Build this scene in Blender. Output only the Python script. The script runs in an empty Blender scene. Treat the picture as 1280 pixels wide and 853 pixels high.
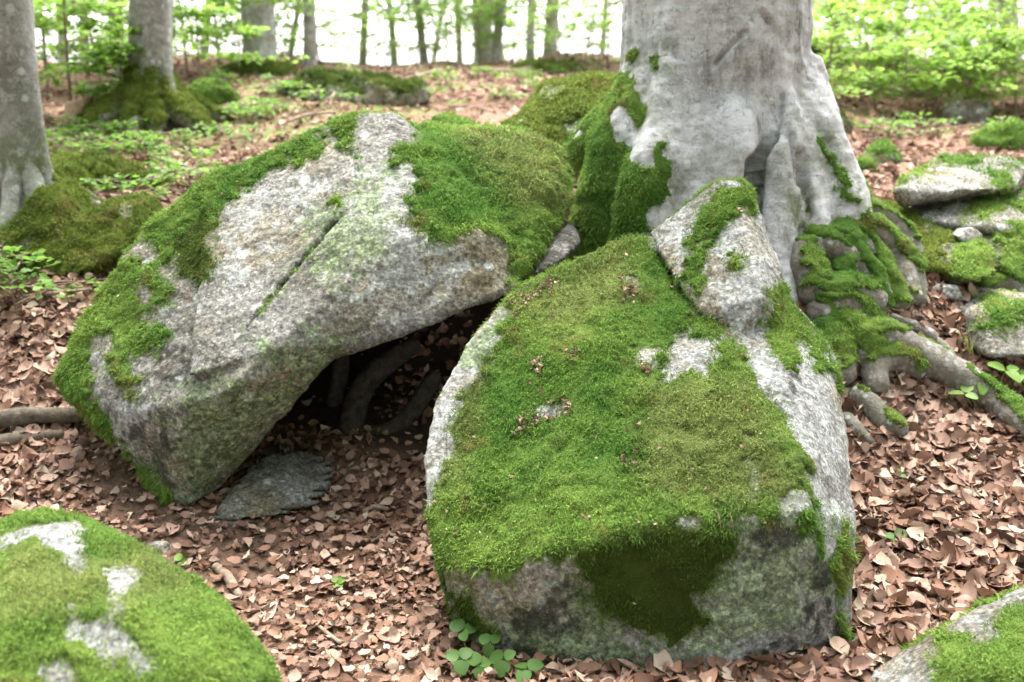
import bpy, bmesh, math
import numpy as np
from math import radians as R

# ------------------------------------------------------------------ camera, sky, sun, exposure
scene = bpy.context.scene
col = scene.collection
PITCH = R(15.0); CAMZ = 1.5; F = 1280 * 35.0 / 36.0
cam_d = bpy.data.cameras.new('camera'); cam = bpy.data.objects.new('camera', cam_d); col.objects.link(cam)
cam.location = (0, 0, CAMZ); cam.rotation_euler = (R(90) - PITCH, 0, 0)
cam_d.sensor_width = 36; cam_d.lens = 35; cam_d.clip_start = 0.05; cam_d.clip_end = 3000
cam_d.dof.use_dof = True; cam_d.dof.focus_distance = 3.0; cam_d.dof.aperture_fstop = 2.4
scene.camera = cam

SUN_EL, SUN_AZ = R(66), R(2)           # azimuth measured from +Y (uphill) towards +X
world = bpy.data.worlds.new('World'); scene.world = world; world.use_nodes = True
nt = world.node_tree; nt.nodes.clear()
wo = nt.nodes.new('ShaderNodeOutputWorld'); bg = nt.nodes.new('ShaderNodeBackground')
sky = nt.nodes.new('ShaderNodeTexSky'); sky.sky_type = 'NISHITA'; sky.sun_disc = False
sky.sun_elevation = SUN_EL; sky.sun_rotation = SUN_AZ; sky.dust_density = 3.0; sky.air_density = 1.0
hs = nt.nodes.new('ShaderNodeHueSaturation'); hs.inputs['Saturation'].default_value = 0.22
nt.links.new(sky.outputs[0], hs.inputs['Color']); nt.links.new(hs.outputs[0], bg.inputs[0])
nt.links.new(bg.outputs[0], wo.inputs[0]); bg.inputs[1].default_value = 0.11
sd = bpy.data.lights.new('sun', 'SUN'); sun = bpy.data.objects.new('sun', sd); col.objects.link(sun)
sd.energy = 1.5; sd.angle = R(35); sd.color = (1.0, 0.96, 0.9)
from mathutils import Vector
sdir = Vector((math.sin(SUN_AZ) * math.cos(SUN_EL), math.cos(SUN_AZ) * math.cos(SUN_EL), math.sin(SUN_EL)))
sun.rotation_euler = sdir.to_track_quat('Z', 'Y').to_euler(); sun.location = (0, 0, 12)
scene.view_settings.view_transform = 'Standard'; scene.view_settings.look = 'None'
scene.view_settings.gamma = 1.0; scene.view_settings.exposure = 3.25
scene.cycles.use_denoising = True
scene.cycles.max_bounces = 6; scene.cycles.diffuse_bounces = 3; scene.cycles.transmission_bounces = 3
scene.cycles.glossy_bounces = 2; scene.cycles.transparent_max_bounces = 4

rng = np.random.default_rng(7)
CP, SP = math.cos(PITCH), math.sin(PITCH)

# ------------------------------------------------------------------ helpers
def ray(px, py):
    a = (px - 640) / F; b = -(py - 426.5) / F
    return np.array([a, CP + b * SP, -SP + b * CP])
def P(px, py, Y):                       # the world point seen at (px,py) of the photograph at distance Y
    d = ray(px, py); t = Y / d[1]
    return np.array([0, 0, CAMZ]) + d * t
def project(v):
    x = v[:, 0]; y = v[:, 1]; z = v[:, 2] - CAMZ
    fw = np.maximum(y * CP - z * SP, 1e-3); up = y * SP + z * CP
    return 640 + F * x / fw, 426.5 - F * up / fw
def _hash(ix, iy, iz, seed):
    h = (ix * 374761393 + iy * 668265263 + iz * 2147483647 + seed * 974711) & 0xffffffff
    h = ((h ^ (h >> 13)) * 1274126177) & 0xffffffff
    h = ((h ^ (h >> 16)) * 2246822519) & 0xffffffff
    return ((h ^ (h >> 13)) & 0xffff) / 32767.5 - 1.0
def noise(p, s=1.0, seed=0):            # smooth value noise, -1..1
    p = np.asarray(p, dtype=np.float64) * s + seed * 13.37
    i = np.floor(p).astype(np.int64); f = p - i; f = f * f * f * (f * (f * 6 - 15) + 10)
    o = 0
    for dx in (0, 1):
        wx = f[:, 0] if dx else 1 - f[:, 0]
        for dy in (0, 1):
            wy = f[:, 1] if dy else 1 - f[:, 1]
            for dz in (0, 1):
                wz = f[:, 2] if dz else 1 - f[:, 2]
                o = o + _hash(i[:, 0] + dx, i[:, 1] + dy, i[:, 2] + dz, seed) * wx * wy * wz
    return o
def fbm(p, s=1.0, oct=4, seed=0, gain=0.5):
    o = 0; a = 1.0; t = 0
    for k in range(oct):
        o = o + a * noise(p, s * 2.03 ** k, seed + k * 7); t += a; a *= gain
    return o / t
def smooth(a, b, x):
    t = np.clip((x - a) / (b - a), 0, 1); return t * t * (3 - 2 * t)
def sdf(poly, x, y):                    # signed distance in picture units, positive inside
    pts = np.array(poly, dtype=float); n = len(pts)
    d = np.full(x.shape, 1e9); ins = np.zeros(x.shape, bool)
    for k in range(n):
        ax, ay = pts[k]; bx, by = pts[(k + 1) % n]
        ex, ey = bx - ax, by - ay
        t = np.clip(((x - ax) * ex + (y - ay) * ey) / (ex * ex + ey * ey + 1e-9), 0, 1)
        d = np.minimum(d, np.hypot(x - ax - t * ex, y - ay - t * ey))
        c = ((ay > y) != (by > y)) & (x < (bx - ax) * (y - ay) / (by - ay + 1e-12) + ax)
        ins ^= c
    return np.where(ins, d, -d)
def regions(polys, x, y):
    o = np.full(x.shape, -1e3)
    for p in polys: o = np.maximum(o, sdf(p, x, y))
    return o
def mk_mesh(name, v, faces, smooth_shade=True):
    v = np.ascontiguousarray(v, dtype=np.float32); faces = np.ascontiguousarray(faces, dtype=np.int32)
    m = bpy.data.meshes.new(name); k = faces.shape[1]; n = len(faces)
    m.vertices.add(len(v)); m.vertices.foreach_set('co', v.ravel())
    m.loops.add(n * k); m.loops.foreach_set('vertex_index', faces.ravel())
    m.polygons.add(n); m.polygons.foreach_set('loop_start', np.arange(n, dtype=np.int32) * k)
    m.update(calc_edges=True)
    if smooth_shade: m.polygons.foreach_set('use_smooth', np.ones(n, bool))
    return m
def attr(m, name, val):
    val = np.asarray(val, dtype=np.float32)
    if val.ndim == 1:
        a = m.attributes.new(name, 'FLOAT', 'POINT'); a.data.foreach_set('value', val)
    else:
        if val.shape[1] == 3: val = np.concatenate([val, np.ones((len(val), 1), np.float32)], 1)
        a = m.attributes.new(name, 'FLOAT_COLOR', 'POINT'); a.data.foreach_set('color', np.ascontiguousarray(val).ravel())
def link(name, mesh, mat, parent=None):
    o = bpy.data.objects.new(name, mesh); col.objects.link(o)
    if mat is not None: mesh.materials.append(mat)
    if parent is not None: o.parent = parent
    return o
def tag(o, label=None, cat=None, group=None, kind=None):
    if label: o['label'] = label
    if cat: o['category'] = cat
    if group: o['group'] = group
    if kind: o['kind'] = kind
    return o
def empty(name, loc=(0, 0, 0)):
    o = bpy.data.objects.new(name, None); col.objects.link(o); o.location = loc
    o.empty_display_size = 0.1
    return o
def put_under(o, parent):               # parent keeping the world place (parents only carry a location)
    o.parent = parent; o.location = o.location - parent.location
    return o
def tube(pts, rad, seg=10, sub=5):      # closed swept tube, Catmull-Rom through pts
    pts = np.array(pts, float); rad = np.array(rad, float); n = len(pts)
    ext = np.vstack([2 * pts[0] - pts[1], pts, 2 * pts[-1] - pts[-2]])
    re = np.concatenate([[rad[0]], rad, [rad[-1]]])
    C = []; Q = []
    for k in range(n - 1):
        for t in np.arange(sub) / sub:
            a, b, c, d = ext[k:k + 4]
            C.append(0.5 * (2 * b + (c - a) * t + (2 * a - 5 * b + 4 * c - d) * t * t + (3 * b - a - 3 * c + d) * t ** 3))
            Q.append(re[k + 1] * (1 - t) + re[k + 2] * t)
    C.append(pts[-1]); Q.append(rad[-1]); C = np.array(C); Q = np.array(Q); m = len(C)
    T = np.gradient(C, axis=0); T /= np.linalg.norm(T, axis=1, keepdims=True) + 1e-9
    u = np.cross(T[0], [0.3, 0.2, 1.0]); u /= np.linalg.norm(u) + 1e-9
    V = []
    an = np.linspace(0, 2 * np.pi, seg, endpoint=False)
    for k in range(m):
        u = u - T[k] * np.dot(u, T[k]); u /= np.linalg.norm(u) + 1e-9; w = np.cross(T[k], u)
        V.append(C[k] + Q[k] * (np.cos(an)[:, None] * u + np.sin(an)[:, None] * w))
    V = np.vstack(V + [C[0] - T[0] * Q[0] * 0.5, C[-1] + T[-1] * Q[-1] * 0.5])
    f = []
    for k in range(m - 1):
        for j in range(seg):
            a = k * seg + j; b = k * seg + (j + 1) % seg
            f.append((a, b, b + seg, a + seg))
    e0, e1 = m * seg, m * seg + 1
    for j in range(seg):
        b = (j + 1) % seg
        f.append((e0, b, j, j)); f.append((e1, (m - 1) * seg + j, (m - 1) * seg + b, (m - 1) * seg + b))
    return V, f
def as_tris(f):
    o = []
    for q in f:
        if len(set(q)) == 4: o += [(q[0], q[1], q[2]), (q[0], q[2], q[3])]
        else: o.append(tuple(dict.fromkeys(q)))
    return np.array(o, dtype=np.int32)
def solid(hulls=(), tubes=(), voxel=0.012, it=6, fac=0.5):   # union of hulls and tubes as one closed skin
    bm = bmesh.new()
    for pts in hulls:
        vs = [bm.verts.new(p) for p in pts]
        r = bmesh.ops.convex_hull(bm, input=vs)
        dead = [g for g in set(r['geom_interior'] + r['geom_unused']) if isinstance(g, bmesh.types.BMVert) and g.is_valid]
        bmesh.ops.delete(bm, geom=dead, context='VERTS')
    bmesh.ops.recalc_face_normals(bm, faces=bm.faces)
    for V, f in tubes:
        vs = [bm.verts.new(p) for p in V]
        for q in f:
            ids = list(dict.fromkeys(q))
            try: bm.faces.new([vs[i] for i in ids])
            except ValueError: pass
    me = bpy.data.meshes.new('tmp'); bm.to_mesh(me); bm.free()
    o = bpy.data.objects.new('tmp', me); col.objects.link(o)
    m = o.modifiers.new('r', 'REMESH'); m.mode = 'VOXEL'; m.voxel_size = voxel
    if it:
        s = o.modifiers.new('s', 'SMOOTH'); s.factor = fac; s.iterations = it
    ev = o.evaluated_get(bpy.context.evaluated_depsgraph_get()); em = ev.to_mesh()
    n = len(em.vertices); v = np.empty(n * 3, np.float32); em.vertices.foreach_get('co', v)
    l = np.empty(len(em.loops), np.int32); em.loops.foreach_get('vertex_index', l)
    v = v.reshape(-1, 3).astype(float); f = l.reshape(-1, 4)
    ev.to_mesh_clear(); bpy.data.objects.remove(o); bpy.data.meshes.remove(me)
    return v, f
def normals(v, f):
    a = v[f[:, 2]] - v[f[:, 0]]; b = v[f[:, 3 % f.shape[1]]] - v[f[:, 1]] if f.shape[1] == 4 else v[f[:, 2]] - v[f[:, 1]]
    if f.shape[1] == 3: a = v[f[:, 1]] - v[f[:, 0]]; b = v[f[:, 2]] - v[f[:, 0]]
    fn = np.cross(a, b); n = np.zeros_like(v)
    for k in range(f.shape[1]): 
        for c in range(3): n[:, c] += np.bincount(f[:, k], fn[:, c], len(v))
    return n / (np.linalg.norm(n, axis=1, keepdims=True) + 1e-12)

def merge(ts):
    V = []; T = []; o = 0
    for a, b in ts: V.append(a); T.append(as_tris(b) + o); o += len(a)
    return np.vstack(V), np.vstack(T)
# ------------------------------------------------------------------ materials
class NT:
    def __init__(s, name):
        s.m = bpy.data.materials.new(name); s.m.use_nodes = True; s.t = s.m.node_tree; s.t.nodes.clear()
        s.out = s.n('ShaderNodeOutputMaterial')
    def n(s, k, **kw):
        o = s.t.nodes.new(k)
        for a, b in kw.items(): setattr(o, a, b)
        return o
    def l(s, a, b): s.t.links.new(a, b)
    def pos(s):
        if not hasattr(s, '_p'): s._p = s.n('ShaderNodeNewGeometry').outputs['Position']
        return s._p
    def noise(s, scale, detail=4, rough=0.55, vec=None, dist=0.0):
        o = s.n('ShaderNodeTexNoise'); o.inputs['Scale'].default_value = scale; o.inputs['Detail'].default_value = detail
        o.inputs['Roughness'].default_value = rough; o.inputs['Distortion'].default_value = dist
        s.l(vec or s.pos(), o.inputs['Vector']); return o.outputs['Fac']
    def ramp(s, fac, stops):
        o = s.n('ShaderNodeValToRGB'); e = o.color_ramp.elements
        while len(e) < len(stops): e.new(0.5)
        for k, (p, c) in enumerate(stops):
            e[k].position = p; e[k].color = (c, c, c, 1) if not isinstance(c, (tuple, list)) else (*c, 1)
        s.l(fac, o.inputs[0]); return o.outputs[0]
    def mix(s, fac, a, b, mode='MIX'):
        o = s.n('ShaderNodeMix', data_type='RGBA', blend_type=mode)
        for sock, v in ((o.inputs[0], fac), (o.inputs[6], a), (o.inputs[7], b)):
            if isinstance(v, (int, float)): sock.default_value = v
            elif isinstance(v, tuple): sock.default_value = (*v, 1)
            else: s.l(v, sock)
        return o.outputs[2]
    def math(s, op, a, b=0.0, clamp=False):
        o = s.n('ShaderNodeMath', operation=op, use_clamp=clamp)
        for k, v in enumerate((a, b)):
            if isinstance(v, (int, float)): o.inputs[k].default_value = v
            else: s.l(v, o.inputs[k])
        return o.outputs[0]
    def attr(s, name, out='Fac'):
        o = s.n('ShaderNodeAttribute', attribute_name=name); return o.outputs[out]
    def mapr(s, v, a, b, c=0.0, d=1.0):
        o = s.n('ShaderNodeMapRange'); o.inputs[1].default_value = a; o.inputs[2].default_value = b
        o.inputs[3].default_value = c; o.inputs[4].default_value = d; s.l(v, o.inputs[0]); return o.outputs[0]
    def bump(s, h, dist=0.01, strength=1.0):
        o = s.n('ShaderNodeBump'); o.inputs['Distance'].default_value = dist; o.inputs['Strength'].default_value = strength
        s.l(h, o.inputs['Height']); return o.outputs['Normal']
    def bsdf(s, color, rough=0.9, normal=None, spec=0.2):
        o = s.n('ShaderNodeBsdfPrincipled')
        if isinstance(color, tuple): o.inputs['Base Color'].default_value = (*color, 1)
        else: s.l(color, o.inputs['Base Color'])
        o.inputs['Roughness'].default_value = rough; o.inputs['Specular IOR Level'].default_value = spec
        if normal is not None: s.l(normal, o.inputs['Normal'])
        s.l(o.outputs[0], s.out.inputs[0]); return o
    def leafy(s, color, trans=0.4, rough=0.6, spec=0.15):
        p = s.n('ShaderNodeBsdfPrincipled'); s.l(color, p.inputs['Base Color']); p.inputs['Roughness'].default_value = rough
        p.inputs['Specular IOR Level'].default_value = spec
        t = s.n('ShaderNodeBsdfTranslucent'); s.l(color, t.inputs[0])
        m = s.n('ShaderNodeMixShader'); m.inputs[0].default_value = trans
        s.l(p.outputs[0], m.inputs[1]); s.l(t.outputs[0], m.inputs[2]); s.l(m.outputs[0], s.out.inputs[0])

def rock_material(name, light=0.36, dark=0.11, warm=(1.0, 0.975, 0.90)):
    s = NT(name)
    def g(k): return tuple(k * w for w in warm)
    base = s.ramp(s.noise(60, 6, 0.82), [(0.36, g(dark)), (0.47, g(dark * 1.9)), (0.54, g(light * 0.85)), (0.64, g(light * 1.25))])
    vo = s.n('ShaderNodeTexVoronoi'); vo.inputs['Scale'].default_value = 105; s.l(s.pos(), vo.inputs['Vector'])
    big = s.noise(3.2, 9, 0.72)                                   # weathering in broad fractal blotches
    base = s.mix(s.mapr(big, 0.42, 0.60, 0.0, 1.0), base, (0.60, 0.58, 0.53), 'MULTIPLY')
    base = s.mix(s.mapr(s.noise(2.1, 8, 0.7), 0.46, 0.62, 0, 1.0), base, (0.98, 0.88, 0.66), 'MULTIPLY')
    li = s.noise(8, 9, 0.76, dist=0.3)                            # crusty pale lichen
    lf = s.mapr(s.math('ADD', li, s.math('MULTIPLY', s.attr('pale'), 0.13)), 0.55, 0.64)
    base = s.mix(s.math('MULTIPLY', lf, 0.78), base, s.ramp(s.noise(60, 6, 0.78), [(0.38, (0.20, 0.21, 0.20)), (0.52, (0.40, 0.41, 0.40)), (0.66, (0.56, 0.57, 0.55))]))
    vr = s.n('ShaderNodeTexVoronoi'); vr.inputs['Scale'].default_value = 13; vr.inputs['Randomness'].default_value = 1.0; s.l(s.pos(), vr.inputs['Vector'])
    rd = s.math('ADD', vr.outputs['Distance'], s.math('MULTIPLY', s.noise(30, 6, 0.75), 0.55))
    rf = s.math('MULTIPLY', s.mapr(rd, 0.60, 0.52), s.mapr(vr.outputs['Color'], 0.62, 0.70))
    base = s.mix(s.math('MULTIPLY', rf, 0.8), base, s.ramp(s.noise(70, 5, 0.75), [(0.4, (0.38, 0.40, 0.37)), (0.6, (0.60, 0.62, 0.58))]))
    an = s.noise(10, 9, 0.76)                                     # green algae film
    af = s.mapr(s.math('ADD', an, s.math('MULTIPLY', s.attr('algae'), 0.31)), 0.57, 0.78)
    base = s.mix(s.math('MULTIPLY', af, 0.78), base, s.ramp(s.noise(45, 7, 0.78), [(0.38, (0.045, 0.060, 0.028)), (0.50, (0.15, 0.20, 0.09)), (0.62, (0.38, 0.48, 0.27))]))
    dn = s.noise(12, 9, 0.78)                                     # dark crust; also dirt and shade painted along cracks
    df = s.mapr(s.math('ADD', dn, s.math('MULTIPLY', s.attr('stain'), 0.21)), 0.60, 0.72)
    base = s.mix(s.math('MULTIPLY', df, 0.85), base, (0.042, 0.040, 0.033))
    cr = s.n('ShaderNodeSeparateColor'); s.l(vo.outputs['Color'], cr.inputs[0])     # crystals light and dark
    gr_ = s.ramp(cr.outputs[0], [(0.0, 0.42), (0.30, 0.80), (0.75, 1.08), (1.0, 1.7)])
    base = s.mix(0.7, base, gr_, 'MULTIPLY')
    fn = s.noise(38, 7, 0.78)                                     # thin moss creeping out of the cushions
    ff = s.mapr(s.math('ADD', fn, s.math('MULTIPLY', s.attr('film'), 0.30)), 0.66, 0.78)
    base = s.mix(s.math('MULTIPLY', ff, 0.85), base, s.ramp(s.noise(90, 4, 0.7), [(0.4, (0.06, 0.075, 0.018)), (0.6, (0.15, 0.20, 0.035))]))
    h = s.math('ADD', s.noise(26, 9, 0.8), s.math('MULTIPLY', vo.outputs['Distance'], 0.10))
    s.bsdf(base, 0.92, s.bump(h, 0.022, 1.0), 0.15)
    return s.m
def moss_material():
    s = NT('moss'); c = s.attr('col', 'Color')
    c = s.mix(s.mapr(s.noise(60, 3, 0.6), 0.3, 0.7, 0, 0.35), c, (0.06, 0.10, 0.015), 'MIX')
    s.leafy(c, 0.35, 0.75, 0.1); return s.m
def cushion_material():
    s = NT('moss_cushion'); c = s.attr('col', 'Color')
    c2 = s.mix(s.mapr(s.noise(160, 4, 0.7), 0.35, 0.65), c, s.mix(0.6, c, (0.035, 0.045, 0.010)))
    s.bsdf(c2, 0.95, s.bump(s.noise(170, 4, 0.75), 0.012, 1.0), 0.05); return s.m
def bark_material(name, light=(0.57, 0.57, 0.585), mid=(0.35, 0.345, 0.34), dark=(0.085, 0.078, 0.068), k=1.0):
    s = NT(name)
    mp = s.n('ShaderNodeMapping'); s.l(s.pos(), mp.inputs[0]); mp.inputs['Scale'].default_value = (1, 1, 2.4)
    mv = s.n('ShaderNodeMapping'); s.l(s.pos(), mv.inputs[0]); mv.inputs['Scale'].default_value = (2.4, 2.4, 0.6)
    a = s.noise(3.0 * k, 10, 0.76, dist=0.3); b = s.noise(17 * k, 9, 0.78); c = s.noise(5 * k, 9, 0.74, mv.outputs[0])
    base = s.mix(s.mapr(a, 0.44, 0.58), light, mid)
    base = s.mix(s.mapr(b, 0.50, 0.60, 0, 0.7), base, s.mix(0.5, light, (0.66, 0.67, 0.68)))
    base = s.mix(s.mapr(c, 0.56, 0.68, 0, 0.75), base, dark)
    base = s.mix(s.mapr(s.noise(40 * k, 7, 0.8), 0.54, 0.66, 0, 0.75), base, dark)
    base = s.mix(s.mapr(s.noise(2.2 * k, 8, 0.72), 0.52, 0.64, 0, 0.45), base, (0.17, 0.18, 0.13))
    vo = s.n('ShaderNodeTexVoronoi'); vo.inputs['Scale'].default_value = 11 * k; s.l(s.pos(), vo.inputs['Vector'])
    sp = s.math('MULTIPLY', s.mapr(s.math('ADD', vo.outputs['Distance'], s.math('MULTIPLY', b, 0.5)), 0.52, 0.44), s.mapr(vo.outputs['Color'], 0.4, 0.6))
    base = s.mix(s.math('MULTIPLY', sp, 0.65), base, (0.60, 0.62, 0.61))
    base = s.mix(s.math('MULTIPLY', s.attr('algae'), s.mapr(s.noise(14, 8, 0.75), 0.40, 0.56)), base, (0.11, 0.135, 0.05))
    wr = s.n('ShaderNodeTexNoise'); wm = s.n('ShaderNodeMapping'); s.l(s.pos(), wm.inputs[0]); wm.inputs['Scale'].default_value = (1, 1, 9); s.l(wm.outputs[0], wr.inputs['Vector']); wr.inputs['Scale'].default_value = 6 * k; wr.inputs['Detail'].default_value = 6
    h = s.math('ADD', s.math('ADD', s.noise(30 * k, 8, 0.8), s.math('MULTIPLY', wr.outputs['Fac'], 0.35)), c)
    s.bsdf(base, 0.85, s.bump(h, 0.018, 0.9), 0.2); return s.m
def color_leaf_material(name, trans, rough=0.7, spec=0.1, spots=True):
    s = NT(name); c = s.attr('col', 'Color')
    if spots:
        c = s.mix(s.mapr(s.noise(120, 4, 0.7), 0.45, 0.7, 0, 0.45), c, s.mix(0.6, c, (0.06, 0.035, 0.022)))
    s.leafy(c, trans, rough, spec); return s.m
def wood_material(name, a, b):
    s = NT(name)
    s.bsdf(s.mix(s.mapr(s.noise(30, 5, 0.7), 0.35, 0.65), a, b), 0.9, s.bump(s.noise(90, 4, 0.7), 0.006, 0.8), 0.1); return s.m
def soil_material():
    s = NT('forest_soil')
    c = s.ramp(s.noise(28, 6, 0.72), [(0.30, (0.045, 0.030, 0.021)), (0.5, (0.12, 0.076, 0.053)), (0.70, (0.24, 0.155, 0.11))])
    vo = s.n('ShaderNodeTexVoronoi'); vo.inputs['Scale'].default_value = 19; s.l(s.pos(), vo.inputs['Vector'])
    lc = s.mix(0.65, c, s.mix(s.mapr(vo.outputs['Color'], 0.2, 0.9), (0.13, 0.07, 0.045), (0.36, 0.23, 0.165)))
    c = s.mix(s.attr('litter'), c, lc)
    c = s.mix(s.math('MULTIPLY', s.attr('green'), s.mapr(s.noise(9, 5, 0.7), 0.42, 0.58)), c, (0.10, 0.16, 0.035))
    c = s.mix(s.attr('hollow_shade'), c, (0.030, 0.022, 0.017))  # deep shade of the hollow mixed into the soil colour
    s.bsdf(c, 0.95, s.bump(s.math('ADD', s.noise(35, 6, 0.75), vo.outputs['Distance']), 0.03, 0.8), 0.1); return s.m

M_ROCK = rock_material('granite'); M_ROCK2 = rock_material('pale_granite', 0.44, 0.15, (1.0, 0.99, 0.96))
M_MOSS = moss_material(); M_CUSH = cushion_material()
M_BARK = bark_material('beech_bark'); M_BARKFAR = bark_material('far_bark', (0.40, 0.38, 0.35), (0.25, 0.235, 0.21), (0.10, 0.09, 0.075), 0.8)
M_BARKOLD = bark_material('mottled_bark', (0.34, 0.335, 0.32), (0.19, 0.18, 0.165), (0.06, 0.055, 0.045), 1.0)
M_ROOT = bark_material('root_bark', (0.26, 0.23, 0.20), (0.19, 0.165, 0.14), (0.08, 0.065, 0.05), 2.0)
M_LITTER = color_leaf_material('dead_leaf', 0.15); M_LEAF = color_leaf_material('green_leaf', 0.55, 0.5, 0.25, False)
M_TWIG = wood_material('twig_wood', (0.15, 0.105, 0.075), (0.30, 0.235, 0.18))
M_LOG = wood_material('rotting_wood', (0.055, 0.045, 0.035), (0.15, 0.125, 0.095))
M_SHADEROOT = wood_material('shaded_root', (0.03, 0.025, 0.02), (0.08, 0.07, 0.06))  # root wood darkened to paint in the hollow's shade
M_CUT = wood_material('cut_wood', (0.33, 0.22, 0.15), (0.46, 0.34, 0.25))
M_SOIL = soil_material()

# ------------------------------------------------------------------ ground
GY = np.array([-200, 1.0, 2.4, 3.2, 3.7, 4.2, 4.8, 5.6, 6.6, 9.0, 13.0, 16.0, 17.5, 20, 26, 45, 120, 900])
GZ = np.array([-12, -0.06, 0.0, 0.04, 0.14, 0.36, 0.58, 0.74, 0.88, 1.14, 1.48, 1.73, 1.66, 1.2, 0.0, -4, -8, -9])
def ground_z(x, y):
    x = np.asarray(x, float); y = np.asarray(y, float)
    z = 0
    for d, w in ((-0.35, .25), (0, .5), (0.35, .25)): z = z + w * np.interp(y + d * (1 + 0.02 * y), GY, GZ)
    p = np.stack([np.ravel(x), np.ravel(y), np.zeros(np.size(x))], 1)
    near = np.clip((np.ravel(y) - 2) / 5, 0.25, 1)
    z = z + (fbm(p, 0.8, 3, 3) * 0.07 * near + fbm(p, 3.0, 3, 5) * 0.025).reshape(np.shape(x))
    pf = np.stack([np.ravel(x), np.ravel(y), np.full(np.size(x), 4.4)], 1)
    z = z + (0.30 * fbm(pf, 0.33, 3, 61) + 0.10 * np.abs(fbm(pf, 0.9, 3, 63))).reshape(np.shape(x)) * smooth(6.5, 11, y)
    # bank of earth behind the leaning boulder, under the beech
    z = z + 0.50 * np.exp(-(((x + 0.05) / 0.75) ** 4)) * smooth(4.0, 4.6, y) * (1 - smooth(4.6, 5.05, y))
    z = z + 0.60 * np.exp(-(((x - 1.22) / 0.62) ** 2 + ((y - 4.5) / 0.66) ** 2))
    z = z + 0.10 * np.exp(-(((x - 2.3) / 0.8) ** 2 + ((y - 5.0) / 0.8) ** 2))
    # hollow in front of the boulders on the left
    z = z - 0.06 * np.exp(-(((x + 0.55) / 0.6) ** 2 + ((y - 2.9) / 0.8) ** 2))
    z = z + 0.16 * smooth(-1.2, -2.2, x) * smooth(3.0, 4.0, y) * (1 - smooth(5, 7, y))
    return z
def gz(x, y): return float(ground_z(np.array([x]), np.array([y]))[0])
_ty = np.concatenate([np.arange(1.4, 8, 0.02), np.arange(8, 17, 0.1)])
def hit(px, py):                        # where the ray through (px,py) meets the ground
    d = ray(px, py); t = _ty / d[1]
    zz = CAMZ + d[2] * t; g = ground_z(d[0] * t, _ty)
    k = np.argmax(zz < g)
    if zz[k] >= g[k]: k = len(_ty) - 1
    return np.array([d[0] * t[k], _ty[k], g[k]])

gx = np.concatenate([-np.geomspace(150, 9.2, 22), np.arange(-9, -3, 0.12), np.arange(-3, 3.6, 0.045), np.arange(3.6, 9, 0.12), np.geomspace(9.2, 150, 22)])
gy = np.concatenate([-np.geomspace(40, 1.0, 10), np.arange(0.0, 1.4, 0.2), np.arange(1.4, 6.6, 0.045), np.arange(6.6, 18, 0.12), np.geomspace(18.2, 260, 30)])
X, Y = np.meshgrid(gx, gy); gv = np.stack([X.ravel(), Y.ravel(), ground_z(X, Y).ravel()], 1)
nx_, ny_ = len(gx), len(gy); ii = (np.arange(ny_ - 1)[:, None] * nx_ + np.arange(nx_ - 1)[None, :]).ravel()
gm = mk_mesh('forest_floor', gv, np.stack([ii, ii + 1, ii + 1 + nx_, ii + nx_], 1))
gpx, gpy = project(gv)
BARE = [[(120, 600), (200, 590), (260, 640), (330, 640), (350, 690), (340, 735), (290, 760), (215, 700), (150, 660)]]
CAVE = [[(300, 640), (560, 640), (640, 300), (300, 300)]]
bare = smooth(-25, 20, regions(BARE, gpx, gpy) + 12 * fbm(gv, 6, 3, 9)) * (gv[:, 1] < 5) * (gv[:, 1] > 0.5)
green = smooth(0.0, 0.3, fbm(gv, 0.35, 3, 21)) * smooth(6.5, 9, gv[:, 1]) + smooth(16, 18, gv[:, 1])
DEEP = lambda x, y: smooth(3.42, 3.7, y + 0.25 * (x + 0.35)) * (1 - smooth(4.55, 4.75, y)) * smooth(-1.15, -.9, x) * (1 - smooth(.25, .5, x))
attr(gm, 'hollow_shade', DEEP(gv[:, 0], gv[:, 1]) * (1 - smooth(4.3, 4.4, gv[:, 1])))  # floor under the boulder painted near black as its shade
attr(gm, 'litter', 1 - bare); attr(gm, 'green', np.clip(green, 0, 1))
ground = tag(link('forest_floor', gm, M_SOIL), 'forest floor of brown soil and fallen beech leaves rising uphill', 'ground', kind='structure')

# ------------------------------------------------------------------ moss
TONES = {'bright': ((0.215, 0.320, 0.066), (0.085, 0.185, 0.032)), 'yellow': ((0.29, 0.335, 0.105), (0.14, 0.21, 0.04)),
         'dark': ((0.080, 0.120, 0.022), (0.026, 0.046, 0.007)), 'olive': ((0.150, 0.190, 0.034), (0.065, 0.100, 0.016))}
def moss_colors(p, tone, dk=None, yl=None):
    a, b = (np.array(c) for c in TONES[tone]); t = np.clip(0.5 + 0.9 * fbm(p, 3.2, 3, 31) + 0.35 * fbm(p, 14, 2, 33), 0, 1)[:, None]
    c = b + (a - b) * t
    if yl is not None: c = c + (np.array(TONES['yellow'][0]) * (0.6 + 0.4 * t) - c) * yl[:, None]
    if dk is not None: c = c + (np.array(TONES['dark'][0]) * (0.6 + 0.4 * t) - c) * dk[:, None]
    br = np.clip(fbm(p, 9, 3, 35) * 2.2 - 0.75, 0, 0.6)[:, None]      # dying brownish spots
    return c + (np.array((0.17, 0.13, 0.045)) - c) * br
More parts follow.
